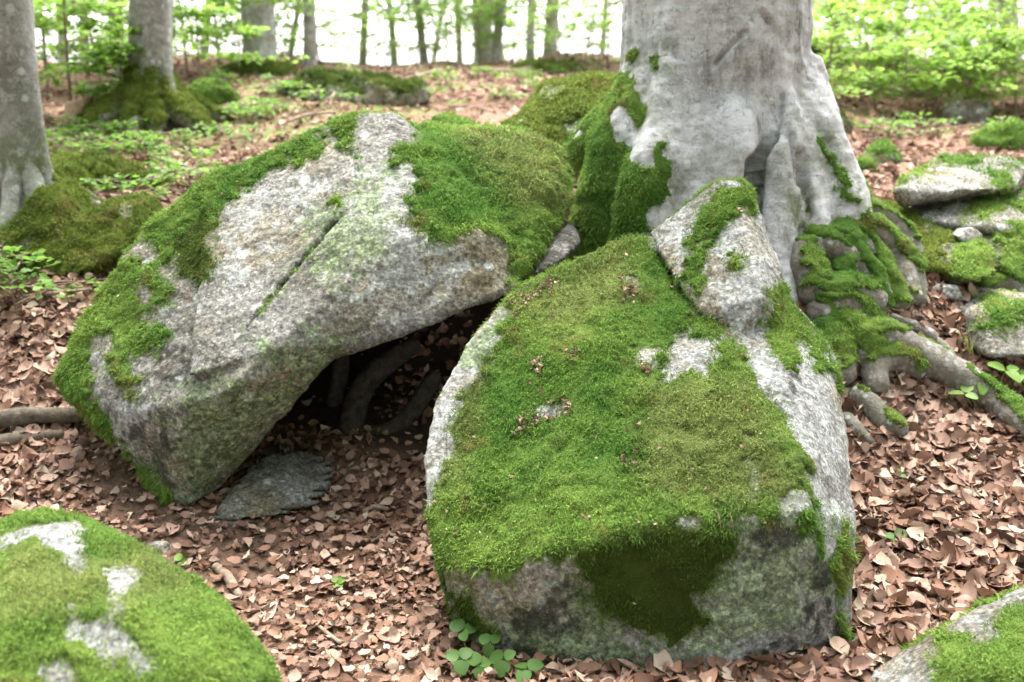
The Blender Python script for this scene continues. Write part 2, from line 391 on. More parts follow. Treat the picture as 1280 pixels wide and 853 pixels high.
def add_moss(parent, v, f, n, mask, density, length, tone='bright', thick=0.012, dk=None, yl=None, seed=1, width=0.0021, flow=0.35, film=None):
    keep = (mask[f].mean(1) > 0.5)
    if keep.sum() < 8: return None
    r = np.random.default_rng(seed)
    ff = f[keep]; used = np.unique(ff); remap = np.full(len(v), -1); remap[used] = np.arange(len(used)); q = remap[ff]
    cnt = np.bincount(f.ravel(), minlength=len(v)); cntk = np.bincount(ff.ravel(), minlength=len(v))
    inner = (cnt == cntk)[used]
    vv = v[used]; nn = n[used]; mk = mask[used]
    lump = 0.6 + 1.0 * fbm(vv, 9, 3, 39 + seed) + 0.8 * fbm(vv, 20, 3, 40 + seed) + 0.5 * fbm(vv, 45, 2, 44 + seed)
    t = thick * np.clip(lump, 0.15, 2) * np.clip((mk - 0.45) * 3, 0, 1)
    if dk is not None: t = t * (1 - 0.45 * dk[used])
    cv = vv + nn * np.where(inner, np.maximum(t, 0.0015), -0.004)[:, None]
    cc = moss_colors(vv, tone, None if dk is None else dk[used], None if yl is None else yl[used])
    me = mk_mesh('moss', cv, q); attr(me, 'col', cc * 0.85)
    ob = tag(link('moss', me, M_CUSH, parent), kind='stuff')
    # single shoots growing out of the cushion
    tri = np.vstack([q[:, [0, 1, 2]], q[:, [0, 2, 3]]])
    e1 = cv[tri[:, 1]] - cv[tri[:, 0]]; e2 = cv[tri[:, 2]] - cv[tri[:, 0]]
    ar = 0.5 * np.linalg.norm(np.cross(e1, e2), axis=1)
    # shoots are only worth their cost on the sides that can be seen from the path
    fnrm = nn[tri].mean(1); cen = cv[tri].mean(1); vd = np.array([0, 0, CAMZ]) - cen; vd /= np.linalg.norm(vd, axis=1, keepdims=True)
    if film is not None:                    # single shoots straying past the rim on to bare rock
        fm = film[f].mean(1); sel = (~keep) & (fm > 0.06) & (fbm(v[f[:, 0]], 22, 2, seed + 9) + fm > 0.22); fe = f[sel]
        if len(fe):
            t2 = np.vstack([fe[:, [0, 1, 2]], fe[:, [0, 2, 3]]]) ; base_n = len(cv)
            cv = np.vstack([cv, v]); nn = np.vstack([nn, n]); used = np.concatenate([used, np.arange(len(v))]); t2 = t2 + base_n; n_in = len(tri); tri = np.vstack([tri, t2])
            e1 = cv[tri[:, 1]] - cv[tri[:, 0]]; e2 = cv[tri[:, 2]] - cv[tri[:, 0]]; ar = 0.5 * np.linalg.norm(np.cross(e1, e2), axis=1)
            ar[n_in:] *= np.tile(fm[sel], 2) * 0.9
            fnrm = nn[tri].mean(1); cen = cv[tri].mean(1); vd = np.array([0, 0, CAMZ]) - cen; vd /= np.linalg.norm(vd, axis=1, keepdims=True)
    w = ar * np.where((fnrm * vd).sum(1) > -0.35, 1.0, 0.12)
    N = int(density * w.sum()); 
    k = r.choice(len(tri), N, p=w / w.sum()); a, b = r.random(N), r.random(N); s = a + b > 1; a[s] = 1 - a[s]; b[s] = 1 - b[s]
    p = cv[tri[k, 0]] + e1[k] * a[:, None] + e2[k] * b[:, None]; nm = fnrm[k]; nm /= np.linalg.norm(nm, axis=1, keepdims=True) + 1e-9
    rd = r.normal(size=(N, 3)); down = np.array([0, 0, -1.0])
    fl = np.stack([fbm(p, 7, 2, 50), fbm(p, 7, 2, 51), fbm(p, 7, 2, 52)], 1)
    d = nm * 0.75 + rd * 0.42 + fl * 0.5 + down * flow * (1 - np.abs(nm[:, 2:3])); d /= np.linalg.norm(d, axis=1, keepdims=True)
    L = length * (0.55 + 0.9 * r.random(N)) * np.clip(1 + 0.9 * fbm(p, 11, 2, 55), 0.35, 1.8)
    if dk is not None:
        dkt = dk[used][tri].mean(1)[k]; L = L * (1 - 0.2 * dkt)
    L = L[:, None]
    side = np.cross(d, r.normal(size=(N, 3))); side /= np.linalg.norm(side, axis=1, keepdims=True) + 1e-9
    wd = (width * (0.7 + 0.6 * r.random(N)))[:, None]
    p0 = p - nm * 0.002
    mid = p0 + d * L * 0.55; d2 = d * 0.55 + down * (0.25 + flow * 0.6) + r.normal(size=(N, 3)) * 0.3
    tip = mid + d2 / np.linalg.norm(d2, axis=1, keepdims=True) * L * 0.5
    V = np.stack([p0 - side * wd * 0.6, p0 + side * wd * 0.6, mid + side * wd * 0.6, mid - side * wd * 0.6, tip], 1).reshape(-1, 3)
    i0 = np.arange(N)[:, None] * 5
    T = np.concatenate([i0 + [[0, 1, 2]], i0 + [[0, 2, 3]], i0 + [[3, 2, 4]]], 0)
    c = moss_colors(p, tone, None if dk is None else dkt, None if yl is None else yl[used][tri].mean(1)[k]) * (0.7 + 0.75 * r.random(N))[:, None]
    me = mk_mesh('moss_shoots', V, T); attr(me, 'col', np.repeat(c, 5, 0))
    tag(link('moss_shoots', me, M_MOSS, ob), kind='stuff')
    return ob

# ------------------------------------------------------------------ rocks
def rock(name, label, cat, hulls, voxel=0.010, it=8, amp=1.0, seed=1, mat=None, moss_in=(), moss_out=(), top_moss=None, facing=True,
         pale=(), algae=(), stain=(), dark_moss=(), yellow_moss=(), cracks=(), density=42000, length=0.017, tone='bright', thick=0.012, ragged=9, width=0.0021,
         group=None, flow=0.35, base_pale=0.0, tubes=()):
    v, f = solid([[P(*q) if len(q) == 3 else np.array(q[:3]) for q in h] for h in hulls], tubes, voxel=voxel, it=it)
    n = normals(v, f)
    c = v.mean(0)
    rid = 1 - 2 * np.abs(fbm(v, 3.1, 3, seed + 3))
    pit = np.clip(fbm(v, 13, 3, seed + 23) - 0.22, 0, 1)
    v = v + n * (amp * (0.024 * fbm(v, 2.2, 3, seed) + 0.014 * rid + 0.015 * fbm(v, 7, 4, seed + 11, 0.6) + 0.0065 * fbm(v, 30, 3, seed + 17) - 0.02 * pit))[:, None]
    px, py = project(v)
    crk = np.zeros(len(v))
    for x0, y0, x1, y1, wpx, dep in cracks:
        ex, ey = x1 - x0, y1 - y0; t = np.clip(((px - x0) * ex + (py - y0) * ey) / (ex * ex + ey * ey), 0, 1)
        wob = 3 * noise(v, 18, 77)
        d = np.abs(np.hypot(px - x0 - t * ex, py - y0 - t * ey) + wob * 0.5)
        if dep > .02: crk = np.maximum(crk, np.exp(-(d / (wpx * 1.1)) ** 2))
        v = v - n * (dep * np.exp(-(d / wpx) ** 2) * np.minimum(1, 4 * t * (1 - t) + 0.25) * (n[:, 1] < 0.3))[:, None]
    n = normals(v, f); px, py = project(v)
    vd = np.array([0, 0, CAMZ]) - v; vd /= np.linalg.norm(vd, axis=1, keepdims=True)
    front = smooth(-0.25, 0.0, (n * vd).sum(1))
    wob = ragged * (1.5 * fbm(v, 6, 3, seed + 60) + 1.6 * fbm(v, 24, 3, seed + 61) + 1.0 * noise(v, 55, seed + 62))
    def area(polys, soft=6):
        if not polys: return np.zeros(len(v))
        return smooth(-soft, soft, regions(polys, px, py) + wob) * front
    m = area(moss_in) if moss_in else np.zeros(len(v))
    rule = smooth(-0.1, 0.15, n[:, 2] - (top_moss if top_moss is not None else 0.55) + 0.45 * fbm(v, 4, 4, seed + 70))
    m = np.where(front > 0.5, m, rule * (n[:, 1] > -0.1)) if moss_in else (rule if top_moss is not None else m)
    if moss_out: m = m * (1 - smooth(-5, 5, regions(moss_out, px, py) + wob * 0.6) * front)
    me = mk_mesh(name, v, f)
    def soft(polys, w=34):
        if not polys: return np.zeros(len(v))
        return smooth(-w, w * .6, regions(polys, px, py) + 2.2 * wob) * front
    st = np.maximum(soft(stain), crk * 1.3)  # crack lines darkened too: dirt plus the shade of a deeper groove
    film = np.zeros(len(v))
    if m.max() > 0.5:                       # spread the cover outwards over the mesh
        film = m.copy(); e = np.vstack([f[:, [0, 1]], f[:, [1, 2]], f[:, [2, 3]], f[:, [3, 0]]]); dg = np.bincount(e.ravel(), minlength=len(v))
        for _ in range(14): film = np.maximum(m, (np.bincount(e[:, 0], film[e[:, 1]], len(v)) + np.bincount(e[:, 1], film[e[:, 0]], len(v))) / dg)
    attr(me, 'film', film)
    attr(me, 'pale', np.clip(soft(pale) + base_pale, 0, 1)); attr(me, 'algae', soft(algae, 45)); attr(me, 'stain', st)
    o = tag(link(name, me, mat or M_ROCK), label, cat, group)
    dk = area(dark_moss, 8) if dark_moss else None; yl = area(yellow_moss, 25) * 0.8 if yellow_moss else None
    if m.max() > 0.5:
        add_moss(o, v, f, n, m, density, length, tone, thick, dk, yl, seed, width, flow, film)
    o['_'] = 0; del o['_']
    return o, v, f, n, m

# the big boulder leaning across the hollow
B1 = rock('leaning_boulder', 'big grey granite boulder leaning over a dark hollow, moss on its upper end', 'boulder',
    [[(225, 640, 3.22), (198, 612, 3.24), (140, 555, 3.28), (72, 472, 3.45), (95, 415, 3.55), (150, 335, 3.72), (185, 285, 3.82), (260, 226, 3.92), (345, 188, 3.98), (415, 452, 3.24),
      (375, 490, 3.38), (325, 545, 3.33), (278, 604, 3.28), (290, 486, 3.10), (235, 505, 3.12), (160, 520, 3.22), (330, 440, 3.16), (400, 300, 3.48), (450, 200, 3.80),
      (110, 480, 3.95), (210, 300, 4.3), (400, 200, 4.5), (300, 500, 4.0), (400, 420, 4.3), (240, 590, 3.6)],
     [(260, 228, 3.90), (345, 188, 3.98), (400, 163, 4.02), (450, 148, 4.05), (490, 143, 4.05), (515, 160, 4.05), (415, 450, 3.24), (470, 430, 3.27), (540, 396, 3.33), (600, 378, 3.38), (638, 366, 3.42), (330, 400, 3.26),
      (400, 300, 3.48), (330, 440, 3.16), (235, 470, 3.14), (500, 300, 3.42), (590, 290, 3.50), (640, 300, 3.56), (520, 215, 3.80), (400, 200, 4.6), (520, 180, 4.65), (420, 400, 4.4), (560, 352, 4.5)],
     [(500, 175, 4.0), (515, 165, 4.3), (600, 163, 4.35), (660, 168, 4.3), (695, 186, 4.2), (714, 220, 4.08), (716, 248, 3.98), (700, 280, 3.82), (672, 325, 3.62), (645, 364, 3.44), (600, 376, 3.40), (560, 330, 3.46), (545, 215, 3.86), (620, 200, 3.96), (680, 230, 3.86),
      (660, 335, 3.9), (690, 260, 4.3), (560, 350, 4.5), (520, 200, 4.7)]],
    voxel=0.009, it=4, seed=3, amp=0.85,
    moss_in=[[(522, 158), (560, 150), (650, 155), (705, 180), (725, 240), (708, 275), (688, 305), (668, 348), (642, 366), (636, 340), (645, 315), (622, 296), (585, 282), (566, 303), (540, 300), (512, 270), (503, 250), (528, 228), (515, 205)],
             [(178, 300), (195, 258), (255, 215), (345, 175), (398, 155), (396, 200), (362, 208), (312, 228), (278, 248), (262, 300), (264, 350), (240, 345), (218, 325), (195, 318)],
             [(125, 370), (160, 318), (180, 335), (206, 362), (203, 385), (176, 392), (182, 408), (212, 420), (188, 440), (165, 452), (168, 492), (140, 472), (130, 428), (108, 450), (122, 505), (142, 560), (200, 608), (218, 648), (180, 635), (110, 570), (60, 470), (95, 410)],
             [(415, 152), (440, 148), (445, 195), (425, 182)], [(488, 190), (512, 180), (520, 196), (500, 206)], [(410, 250), (425, 245), (422, 265)]],
    moss_out=[[(175, 350), (188, 362), (180, 378), (170, 365)]],
    top_moss=0.45, cracks=[(420, 274, 308, 408, 1.5, 0.04), (560, 345, 505, 402, 5, 0.007), (415, 280, 440, 255, 3, 0.012), (505, 150, 395, 230, 8, 0.006)],
    pale=[[(460, 200), (510, 215), (540, 320), (600, 330), (560, 370), (480, 330), (440, 280)], [(270, 250), (320, 240), (300, 330), (265, 340)], [(110, 400), (140, 480), (200, 520), (150, 540), (115, 470)], [(310, 230), (400, 230), (390, 260), (330, 260)]],
    algae=[[(230, 470), (300, 490), (370, 480), (300, 590), (240, 620), (215, 560)], [(330, 440), (410, 440), (400, 460), (340, 475)], [(400, 280), (480, 220), (470, 300), (410, 340)]],
    stain=[[(190, 425), (235, 430), (225, 480), (195, 470)], [(500, 150), (520, 158), (512, 170), (495, 165)], [(180, 540), (210, 530), (225, 600), (205, 610)]],
    dark_moss=[[(215, 290), (262, 255), (268, 300), (262, 360), (220, 330)]], yellow_moss=[[(560, 160), (700, 175), (710, 260), (650, 260)]], flow=0.6, length=0.019, density=40000)

# the mossy boulder in the middle with its upright block
C2 = [(645, 366, 3.30), (720, 325, 3.40), (790, 296, 3.48), (860, 300, 3.48), (940, 320, 3.45), (985, 365, 3.36), (1020, 402, 3.25), (1045, 447, 3.15), (1054, 520, 2.95), (1062, 600, 2.70), (1067, 655, 2.56), (1063, 720, 2.48), (1056, 790, 2.42),
      (1056, 830, 2.40), (1012, 640, 2.38), (1000, 590, 2.47), (930, 655, 2.37), (930, 440, 3.06), (800, 664, 2.37), (715, 692, 2.37), (650, 706, 2.39), (600, 716, 2.42), (548, 708, 2.50), (534, 650, 2.62), (530, 570, 2.80), (546, 500, 2.98), (582, 430, 3.16),
      (556, 740, 2.50), (570, 785, 2.47), (600, 808, 2.42), (700, 846, 2.33), (850, 860, 2.29), (960, 852, 2.32), (1040, 837, 2.38)]
C2 = [P(*q) for q in C2] + [np.array(q) for q in ((0.05, 3.5, 0.0), (0.95, 3.5, 0.1), (0.98, 3.4, 0.45), (0.05, 3.35, 0.3), (-0.15, 2.75, -0.1), (0.72, 2.45, -0.1), (0.2, 2.4, -0.1))]
BL = [P(*q) for q in [(812, 292, 3.42), (897, 227, 3.50), (928, 227, 3.50), (948, 262, 3.44), (977, 338, 3.26), (974, 400, 3.10), (930, 416, 3.00), (878, 394, 3.05), (842, 346, 3.20), (952, 372, 3.03), (935, 300, 3.24),
                       (900, 300, 3.75), (960, 350, 3.6), (930, 240, 3.7)]]
B2 = rock('mossy_boulder', 'large boulder with a broad moss covered slope and a grey block at its top', 'boulder',
    [[(*p, 0) for p in C2], [(*p, 0) for p in BL]], voxel=0.008, it=2, seed=12, amp=0.7, mat=M_ROCK2,
    moss_in=[[(640, 366), (720, 315), (790, 286), (812, 300), (826, 326), (848, 350), (878, 396), (905, 412), (928, 440), (945, 478), (985, 520), (1005, 575), (1022, 625), (1026, 690), (1012, 660), (985, 632), (965, 655), (930, 658), (860, 660), (780, 668), (720, 695), (650, 714), (600, 716), (560, 718), (536, 700), (530, 640), (548, 606), (578, 590), (566, 560), (578, 520), (605, 470), (632, 410)],
             [(715, 690), (780, 664), (935, 652), (918, 690), (870, 742), (882, 782), (845, 815), (790, 795), (742, 738)],
             [(552, 606), (566, 560), (578, 500), (604, 470), (598, 540), (580, 592)], [(553, 728), (590, 745), (618, 790), (585, 800), (560, 770)],
             [(872, 270), (905, 236), (932, 230), (950, 280), (938, 272), (925, 262), (908, 278), (890, 300), (872, 312), (858, 300)], [(850, 325), (872, 318), (882, 345), (876, 390), (858, 350)],
             [(960, 362), (985, 350), (1002, 395), (1030, 430), (1028, 460), (1000, 420), (990, 470), (968, 440)], [(1044, 690), (1056, 640), (1062, 700), (1050, 740)], [(1044, 750), (1052, 760), (1058, 800), (1048, 790)], [(915, 325), (930, 320), (932, 332), (918, 336)], [(1040, 450), (1052, 480), (1046, 500)]],
    moss_out=[[(822, 482), (836, 440), (858, 398), (868, 402), (866, 420), (906, 422), (896, 446), (880, 468), (850, 466), (832, 487)], [(796, 440), (822, 440), (820, 462), (800, 456)], [(668, 512), (708, 496), (702, 516), (676, 524)], [(925, 570), (945, 575), (957, 600), (945, 630), (934, 618), (940, 596)], [(974, 625), (1005, 617), (1014, 634), (985, 648)], [(924, 535), (936, 540), (934, 550)], [(782, 344), (798, 344), (795, 358)], [(855, 646), (890, 648), (870, 656)], [(935, 430), (1000, 480), (1035, 600), (1000, 540), (955, 490)]],
    top_moss=0.6,
    pale=[[(815, 292), (920, 225), (975, 350), (970, 400), (930, 410), (850, 340)], [(935, 420), (1045, 440), (1066, 650), (1058, 820), (1010, 640), (960, 510)], [(530, 560), (560, 480), (640, 370), (600, 450), (550, 560), (540, 650), (528, 640)], [(820, 480), (860, 400), (910, 420), (880, 470)], [(555, 715), (620, 712), (600, 735), (560, 740)]],
    algae=[[(935, 655), (1010, 645), (1040, 740), (960, 790), (850, 830), (850, 770), (890, 740)], [(700, 730), (745, 740), (780, 790), (700, 800)], [(580, 420), (650, 370), (590, 460)], [(600, 770), (800, 800), (850, 850), (650, 830)]],
    stain=[[(1010, 700), (1040, 730), (1056, 822), (960, 830), (1000, 790)], [(560, 770), (640, 790), (700, 835), (600, 810)], [(690, 735), (720, 745), (690, 790), (670, 770)], [(940, 655), (1000, 650), (990, 690), (945, 690)], [(960, 500), (990, 500), (990, 520), (965, 525)], [(1040, 740), (1060, 700), (1060, 830), (1000, 830)]],
    dark_moss=[[(690, 700), (790, 672), (935, 656), (920, 690), (870, 742), (890, 790), (845, 820), (780, 795), (730, 738)], [(545, 722), (590, 735), (625, 795), (585, 810), (550, 770)]],
    yellow_moss=[[(540, 610), (556, 560), (570, 490), (610, 450), (600, 540), (580, 600)], [(800, 480), (940, 480), (1010, 620), (900, 640), (800, 600)], [(640, 380), (780, 300), (800, 360), (700, 420)]],
    density=46000, length=0.016, thick=0.011, width=0.0019)

# the mossy dome in the lower left and the corner stone in the lower right
B3 = rock('domed_boulder', 'rounded moss covered boulder with a forked pale bare streak', 'boulder',
    [[P(*q).tolist() + [0] for q in [(-60, 690, 2.0), (0, 652, 2.08), (60, 634, 2.12), (110, 643, 2.12), (200, 690, 2.00), (258, 742, 1.90), (300, 790, 1.82), (335, 850, 1.74), (160, 760, 1.72), (60, 760, 1.72), (-60, 780, 1.75), (250, 853, 1.62), (100, 900, 1.52), (-80, 900, 1.52)]] +
     [(-1.35, 2.3, 0.0, 0), (-0.68, 2.25, -0.05, 0), (-0.50, 1.78, -0.05, 0), (-0.62, 1.42, -0.05, 0), (-1.3, 1.45, -0.05, 0)]],
    voxel=0.008, it=12, seed=25, amp=0.7, mat=M_ROCK2,
    moss_in=[[(-300, 900), (-300, 600), (60, 600), (200, 660), (400, 853), (380, 1100), (-300, 1100)]],
    moss_out=[[(0, 672), (50, 652), (98, 644), (108, 668), (104, 720), (88, 715), (72, 682), (40, 668), (0, 690)], [(128, 712), (175, 705), (178, 728), (156, 746), (148, 782), (172, 800), (192, 838), (176, 845), (150, 815), (136, 838), (118, 812), (74, 795), (90, 768), (120, 775), (136, 745)], [(45, 835), (80, 825), (95, 853), (60, 860)], [(84, 757), (95, 755), (92, 770)]],
    top_moss=0.2, yellow_moss=[[(0, 680), (120, 700), (200, 660), (240, 740), (150, 760), (60, 760), (0, 780)]], density=52000, length=0.013, base_pale=0.6, width=0.0016, thick=0.010)
B4 = rock('corner_stone', 'grey stone with bright moss on its crown in dry leaves', 'boulder',
    [[P(*q).tolist() + [0] for q in [(1142, 850, 2.16), (1172, 797, 2.26), (1225, 764, 2.32), (1285, 738, 2.36), (1360, 730, 2.4), (1400, 800, 2.2), (1200, 840, 2.06), (1280, 850, 2.0), (1160, 900, 2.05)]] +
     [(0.85, 2.25, -0.05, 0), (1.4, 2.6, -0.05, 0), (1.4, 2.0, -0.05, 0), (0.85, 2.0, -0.05, 0)]],
    voxel=0.009, it=8, seed=33, amp=0.6,
    moss_in=[[(1172, 798), (1205, 790), (1215, 800), (1250, 812), (1240, 780), (1238, 760), (1300, 752), (1420, 760), (1420, 900), (1180, 900), (1166, 850)]], top_moss=0.5, density=45000, length=0.014, base_pale=0.3)

# stones on the left: low mossy ridge stone, earth bank with moss, pale chip
def hp(px, py, dz=0.0, dy=0.0):
    p = hit(px, py); return np.array([p[0], p[1] + dy, p[2] + dz])
def block(pts_front, dy, extra=0.0):    # hull from picture points at given Y and a copy pushed back
    a = [P(*q) for q in pts_front]; b = [p + np.array([0, dy, extra]) for p in a]
    return [(*p, 0) for p in a + b]
rock('ridge_stone', 'low wedge shaped stone wholly covered in dark moss beside leaning boulder', 'boulder',
    [block([(-40, 335, 4.55), (0, 316, 4.6), (58, 243, 4.75), (78, 256, 4.75), (100, 300, 4.6), (100, 345, 4.45), (0, 368, 4.4), (-40, 385, 4.35)], 0.22), block([(70, 285, 4.65), (100, 282, 4.7), (140, 266, 4.72), (165, 257, 4.75), (184, 268, 4.75), (178, 298, 4.6), (120, 338, 4.48), (60, 350, 4.42)], 0.2)],
    voxel=0.013, it=6, seed=41, amp=1.6, moss_in=[[(-100, 420), (-100, 200), (300, 200), (300, 420)]], moss_out=[[(22, 300), (40, 300), (38, 320), (25, 322)], [(148, 262), (165, 256), (160, 268)]], tone='olive', density=16000, length=0.022, width=0.003, top_moss=0.2)
rock('slab_stone', 'flat grey slab tilted over a shadowed gap, moss in patches on its top', 'boulder',
    [[(*P(*q), 0) for q in [(1118, 238, 4.66), (1128, 220, 4.8), (1170, 198, 5.2), (1262, 196, 5.3), (1285, 210, 5.1), (1268, 236, 4.82), (1200, 236, 4.70), (1150, 250, 4.64), (1128, 256, 4.66), (1140, 262, 5.0), (1200, 256, 5.05), (1268, 244, 5.1)]]],
    voxel=0.013, it=3, seed=44, mat=M_ROCK, moss_in=[[(1165, 190), (1215, 186), (1225, 205), (1185, 208)], [(1235, 215), (1262, 215), (1258, 240), (1238, 232)], [(1120, 215), (1160, 205), (1160, 215), (1125, 232)]], density=16000, length=0.018, width=0.003, base_pale=0.1, amp=1.1)
rock('under_stone', 'rounded stone with pale lichen and moss, lying below the tilted slab', 'boulder',
    [block([(1150, 266, 4.72), (1200, 258, 4.80), (1240, 246, 4.92), (1300, 240, 5.0), (1310, 300, 4.6), (1278, 292, 4.62), (1240, 282, 4.62), (1190, 285, 4.6), (1155, 278, 4.66)], 0.4)],
    voxel=0.013, it=7, seed=46, moss_in=[[(1195, 268), (1225, 246), (1300, 242), (1300, 265), (1262, 262), (1245, 268), (1225, 275), (1205, 276)]], density=16000, length=0.018, width=0.003, base_pale=0.2)
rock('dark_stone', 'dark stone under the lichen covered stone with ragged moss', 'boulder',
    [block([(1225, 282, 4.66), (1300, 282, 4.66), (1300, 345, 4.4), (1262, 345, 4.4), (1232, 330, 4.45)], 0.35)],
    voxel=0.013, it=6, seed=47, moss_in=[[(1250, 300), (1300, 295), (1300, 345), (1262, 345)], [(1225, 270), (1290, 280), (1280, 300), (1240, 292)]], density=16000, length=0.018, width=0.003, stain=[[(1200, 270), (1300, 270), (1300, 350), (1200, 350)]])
rock('mound_stone', 'broad low stone under dark moss between beech roots and tilted slab', 'boulder',
    [block([(1090, 330, 4.3), (1096, 280, 4.6), (1120, 262, 4.72), (1160, 272, 4.7), (1200, 300, 4.5), (1205, 345, 4.25), (1150, 338, 4.28), (1110, 325, 4.3)], 0.4)],
    voxel=0.013, it=9, seed=49, moss_in=[[(1080, 340), (1080, 250), (1160, 258), (1215, 300), (1215, 350)]], moss_out=[[(1150, 272), (1180, 280), (1160, 286)], [(1180, 300), (1200, 305), (1196, 325), (1176, 320)]], density=18000, length=0.018, width=0.003, tone='olive')
rock('cushion_stone', 'small stone hidden under a thick bright cushion of moss beside a pale chip', 'stone',
    [block([(1185, 345, 4.2), (1205, 312, 4.4), (1225, 300, 4.45), (1245, 320, 4.4), (1250, 345, 4.25), (1220, 355, 4.2)], 0.25)],
    voxel=0.012, it=9, seed=50, moss_in=[[(1100, 250), (1300, 250), (1300, 400), (1100, 400)]], density=20000, length=0.018, width=0.003)
rock('stone_chip', 'small pale stone chip resting on mossy stones below the slab', 'stone',
    [block([(1198, 296, 4.46), (1204, 288, 4.48), (1220, 286, 4.48), (1229, 294, 4.46), (1226, 304, 4.44), (1205, 304, 4.44)], 0.07)], voxel=0.008, it=3, seed=51, mat=M_ROCK2, base_pale=0.8, amp=0.4)
rock('half_buried_stone', 'grey stone with a mossy cap among dry grass and leaves', 'stone',
    [block([(1232, 400, 4.0), (1250, 382, 4.1), (1300, 380, 4.15), (1310, 445, 3.85), (1240, 445, 3.85)], 0.3)],
    voxel=0.012, it=8, seed=53, moss_in=[[(1225, 410), (1240, 370), (1310, 372), (1310, 405), (1275, 402), (1258, 412)]], density=18000, length=0.016, width=0.003)
rock('hollow_stone', 'flat grey brown stone lying in leaves at the mouth of hollow', 'stone',
    [block([(262, 652, 3.12), (300, 612, 3.27), (350, 592, 3.38), (398, 598, 3.38), (414, 616, 3.31), (395, 634, 3.22), (330, 644, 3.16), (285, 664, 3.08)], 0.16, 0.03)],
    voxel=0.01, it=5, seed=55, amp=1.2)
rock('wedged_stone', 'small brown stone wedged between leaning boulder, mossy boulder and beech root', 'stone',
    [block([(668, 345, 3.55), (690, 300, 3.75), (712, 285, 3.85), (726, 305, 3.75), (700, 330, 3.6)], 0.2)], voxel=0.01, it=4, seed=57, amp=0.5, stain=[[(600, 250), (800, 250), (800, 400), (600, 400)]])
rock('back_stone', 'mossy rock with grey bare spots behind leaning boulder, against beech roots', 'boulder',
    [block([(600, 222, 4.55), (628, 172, 4.7), (688, 112, 5.1), (745, 96, 5.2), (800, 104, 5.1), (800, 200, 4.7), (720, 260, 4.5)], 0.6)],
    voxel=0.015, it=9, seed=59, moss_in=[[(500, 300), (500, 50), (850, 50), (850, 300)]], moss_out=[[(668, 120), (705, 108), (690, 130)], [(705, 155), (728, 152), (722, 172)], [(640, 150), (660, 140), (650, 165)]], tone='olive', density=15000, length=0.022, width=0.0032, base_pale=0.5)
rock('low_stone', 'grey mossy stone top showing behind the crest of leaning boulder', 'boulder',
    [block([(530, 190, 4.75), (540, 152, 4.95), (560, 147, 5.0), (590, 158, 5.0), (612, 175, 4.9)], 0.3)],
    voxel=0.015, it=6, seed=60, top_moss=0.55, density=15000, length=0.02, width=0.003, base_pale=0.5)
for k, (px, py, s, lab) in enumerate([(198, 688, 0.055, 'pale fist sized stone on bare earth beside the domed boulder'), (1000, 162, 0.0, ''), (985, 228, 0.0, '')]):
    if s == 0: continue
    p = hit(px, py)
    rock('pebble', lab, 'stone', [[(*(p + s * np.array(q)), 0) for q in ((-.7, -.3, -.2), (.6, -.5, -.2), (.8, .4, -.2), (-.5, .6, -.2), (-.5, -.2, .35), (.4, -.2, .4), (.5, .3, .3), (-.3, .4, .3))]], voxel=0.006, it=3, seed=70 + k, amp=0.25, mat=M_ROCK2, base_pale=0.5)
for k, (pts, y, lab) in enumerate([([(1075, 205), (1090, 198), (1105, 210), (1085, 222)], 5.2, ''), ]): pass
for k, (px, py, sx, lab) in enumerate([(1175, 370, 0.10, 'flat grey stone in leaves between mossy roots and cushion stone'), (1195, 395, 0.07, 'small dark stone beside a twig in leaves below flat stone')]):
    p = hit(px, py)
    rock('pebble', lab, 'stone', [[(*(p + sx * np.array(q)), 0) for q in ((-1, -.3, -.2), (.9, -.5, -.2), (1, .4, -.2), (-.8, .6, -.2), (-.6, -.2, .35), (.6, -.2, .4), (.7, .3, .35), (-.4, .4, .4))]], voxel=0.008, it=3, seed=75 + k, amp=0.3)

